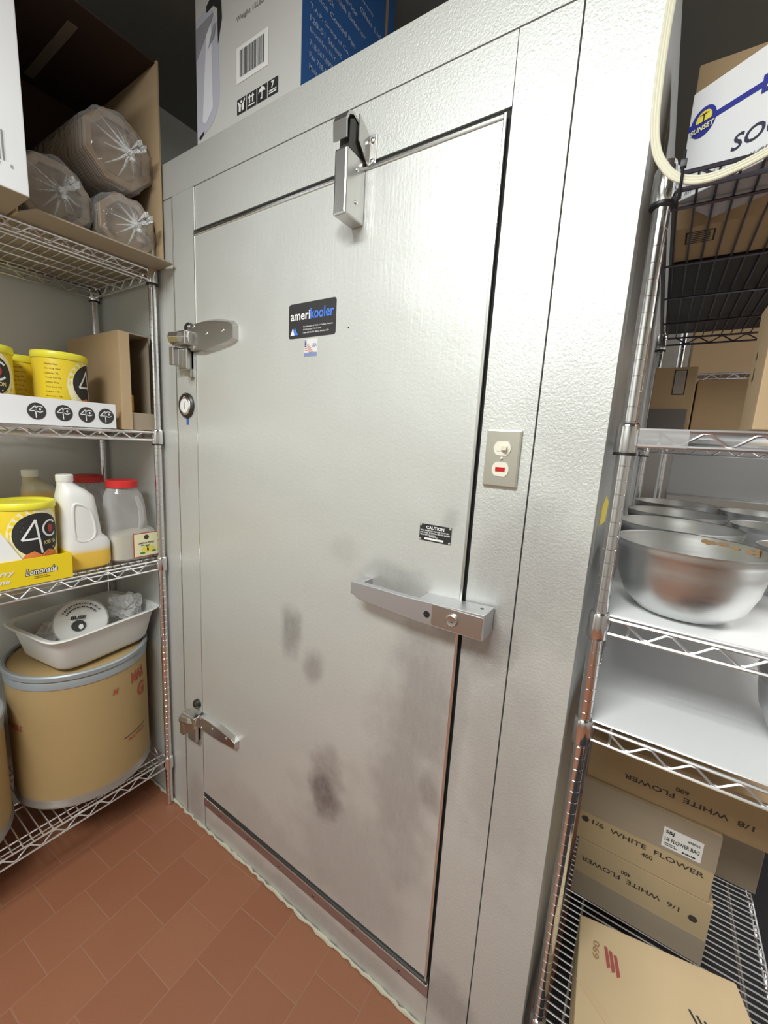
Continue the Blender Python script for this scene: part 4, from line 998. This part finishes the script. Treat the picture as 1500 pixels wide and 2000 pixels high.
bowl(1.363, .150, zC, .124, .138, 'large stained steel mixing bowl, front left on the upper white shelf', BG, stain=True)
bowl(1.352, .415, zC, .128, .138, 'steel mixing bowl second from the front in the left row', BG)
bowl(1.352, .680, zC, .125, .140, 'steel mixing bowl third from the front in the left row', BG)
bowl(1.358, .935, zC, .122, .146, 'steel mixing bowl at the back end of the left row', BG)
bowl(1.600, .415, zC, .098, .118, 'small steel bowl with yellow sauce at the front of the right row', BG, fill=M_SAUCEY)
bowl(1.590, .675, zC, .108, .130, 'steel mixing bowl in the middle of the right row', BG)
bowl(1.590, .930, zC, .108, .140, 'steel mixing bowl at the back of the right row', BG)
bowl(1.640, .200, ZRD+.0075, .135, .130, 'steel mixing bowl on the lower white shelf at the picture edge', BG)

# ------------------------------------------------------------------ bottom right cartons
zE = ZRE+.006
def flower(b, x, y, z, w, s1, s2, flip, num='600'):
    """print on a front face (facing -y)"""
    if not flip:
        text(b, s1, (x, y, z), X, Z, w, .014, .012); text(b, s2, (x+w*.48, y, z-.022), X, Z, w*.10, .012, .012)
    else:
        text(b, s1, (x, y, z), X, Z, w, .014, .012, flip=True); text(b, s2, (x+w*.42, y, z+.022), X, Z, w*.10, .012, .012, flip=True)
ystk = .38
t = carton('carton', 1.248, 1.560, ystk, ystk+.40, zE, zE+.185, 'lower one of two brown WHITE FLOWER cartons marked 1/6, print upside down', m=M_CARDT)
b = B(); b.box(1.248, 1.560, ystk-.0015, ystk, zE, zE+.075); b.build('fold_band', M_CARDG, t)
b = B(); flower(b, 1.262, ystk-.0005, zE+.118, .235, '1/6  WHITE  FLOWER', '400', True); b.ellipse((1.526, ystk, zE+.120), X, Z, .011, .010, 6, .0008); b.build('printing', M_INKD, t)
za = zE+.186
t = carton('carton', 1.240, 1.548, ystk-.002, ystk+.40, za, za+.195, 'brown WHITE FLOWER carton with a white shipping label, on top of its twin', m=M_CARDT)
b = B(); b.box(1.240, 1.548, ystk-.0035, ystk-.002, za+.090, za+.195); b.build('fold_band', M_CARDG, t)
b = B(); flower(b, 1.275, ystk-.0025, za+.062, .255, '1/6  WHITE  FLOWER', '400', False); b.ellipse((1.257, ystk-.002, za+.068), X, Z, .010, .010, 6, .0008); b.build('printing', M_INKD, t)
b = B(); b.box(1.434, 1.517, ystk-.0045, ystk-.0036, za+.100, za+.157); l = b.build('shipping_label', M_WHITE, t)
b = B(); text(b, '1/6 FLOWER BAG', (1.439, ystk-.0045, za+.120), X, Z, .073, .011, .02); text(b, '#98062', (1.485, ystk-.0045, za+.140), X, Z, .026, .007, .02); text(b, 'S&J', (1.439, ystk-.0045, za+.139), X, Z, .018, .012, .03)
fine_print(b, (1.440, ystk-.0045, za+.104), X, Z, .03, .010, 2, .5); fine_print(b, (1.478, ystk-.0045, za+.103), X, Z, .036, .006, 1, .7, 8); b.build('lettering', M_BLACKPR, l)
zt2 = za+.196
t = carton('carton', 1.242, 1.695, ystk+.008, ystk+.41, zt2, zt2+.125, 'wide brown carton reading 1/8 WHITE FLOWER upside down, topmost of the stack', m=M_CARD)
b = B(); flower(b, 1.33, ystk+.0075, zt2+.040, .27, '1/8  WHITE  FLOWER', '600', True); b.ellipse((1.655, ystk+.008, zt2+.045), X, Z, .018, .014, 6, .0008); b.build('printing', M_INKD, t)
t = carton('carton', 1.575, 1.715, .700, 1.05, zE, zE+.30, 'dark brown carton half hidden behind the flower bag stack', m=M_CARDG)
b = B(); b.ellipse((1.600, .6999, zE+.24), X, Z, .012, .013, 10, .0008); b.build('printing', M_INKD, t)
t.location.z += 0
# flattened box in front
t = thing('flattened_carton', (1.44, .10, zE), 'shallow brown box with red and black marks on top, nearest on the right rack', 'carton')
T = Matrix.Translation((1.284, .205, zE)) @ Matrix.Rotation(math.radians(3), 4, 'Z')
b = B(T); P = [(0, 0), (.10, .004), (.20, .006), (.33, .038), (.335, .02), (.36, -.12), (.37, -.30), (.01, -.30)]
P = [(0, 0), (.315, .040), (.350, -.12), (.362, -.32), (.012, -.32)]
b.prism([(x, y, 0) for x, y in P], (0, 0, .135)); b.build('carton_body', M_CARDT, t, False, .003)
top = zE+.1352
b = B(T)
for i in range(3): b.poly([(.055+i*.010, -.045-i*.004, .1356), (.062+i*.010, -.045-i*.004, .1356), (.070+i*.010, -.085-i*.004, .1356), (.063+i*.010, -.090-i*.004, .1356)])
b.build('red_stamp', mat('brick_ink', (.30, .07, .06), .7), t)
b = B(T); text(b, '069', (.032, -.045, .1356), -Y, X, .04, .014, .02); b.build('brown_stamp', mat('brown_ink', (.30, .18, .08), .7), t)
b = B(T)
for i in range(4): b.poly([(.215+i*.013, -.075-i*.003, .1356), (.219+i*.013, -.073-i*.003, .1356), (.250+i*.012, -.125-i*.003, .1356), (.247+i*.012, -.128-i*.003, .1356)])
b.build('black_stamp', M_BLACKPR, t)
b = B(T); b.prism([(0.004, -.150, .1354), (.02, -.148, .1358), (.12, -.215, .1358), (.105, -.228, .1354)], (0, 0, .0008)); b.build('crease_ridge', M_CARDL, t)

# ------------------------------------------------------------------ beyond the right rack
t = thing('steel_counter', (1.9, 2.45, 0), 'stainless steel work counter with a shelf, seen between the shelves behind the bowls', 'counter')
B().box(1.36, 3.0, 2.40, 2.42, 1.32, 1.62, .002).build('splash_panel', M_PANEL, t)
B().box(1.36, 3.0, 2.30, 2.80, 1.27, 1.32, .004).build('counter_shelf', M_STEEL, t)
for x, y in ((1.39, 2.33), (2.95, 2.33), (1.39, 2.76), (2.95, 2.76)): B().lathe([(.008, 0), (.008, .04), (.018, .07), (.02, 1.27)], (x, y, 0), 16).build('leg', M_STEEL, t, True)
t = thing('wire_shelving_rack', (1.75, 1.5, 0), 'chrome wire shelving rack standing behind the bowls and cartons', 'shelving')
bp_ = [(1.305, 1.30), (2.2, 1.30), (1.305, 1.72), (2.2, 1.72)]
for p in bp_: rod_post(p[0], p[1], 0, 2.2, t)
for z in (1.88, 1.20, .5): deck(1.305, 2.2, 1.30, 1.72, z, .03, t, 'y', .026, (1.4, 1.6), bp_)
carton('carton', 1.34, 1.72, 1.34, 1.68, 1.886, 2.13, 'tan carton high on the rack that stands behind the bowls', m=M_CARD)
carton('carton', 1.34, 1.95, 1.34, 1.68, 1.206, 1.50, 'grey-brown carton low on the rack that stands behind the bowls', m=M_CARDG) if False else None

# ------------------------------------------------------------------ ceiling lamps (out of frame, they light the room; the second is added fill)
for (x, y, s, rot) in ((.85, -1.65, 'in front of the cooler door', 1), (2.75, .9, 'added unseen beyond the right rack', 0)):
    t = thing('ceiling_light', (x, y, CEIL-.07), 'white fluorescent ceiling light '+s, 'light')
    hx, hy = (.61, .31) if rot else (.31, .61)
    b = B()
    for (a, c, d, e) in ((-hx, hx, -hy, -hy+.02), (-hx, hx, hy-.02, hy), (-hx, -hx+.02, -hy+.02, hy-.02), (hx-.02, hx, -hy+.02, hy-.02)): b.box(x+a, x+c, y+d, y+e, CEIL-.07, CEIL)
    b.box(x-hx+.02, x+hx-.02, y-hy+.02, y+hy-.02, CEIL-.01, CEIL); b.build('frame', M_WHITE, t)
    B().box(x-hx+.022, x+hx-.022, y-hy+.022, y+hy-.022, CEIL-.03, CEIL-.026).build('diffuser', M_DIFF, t)
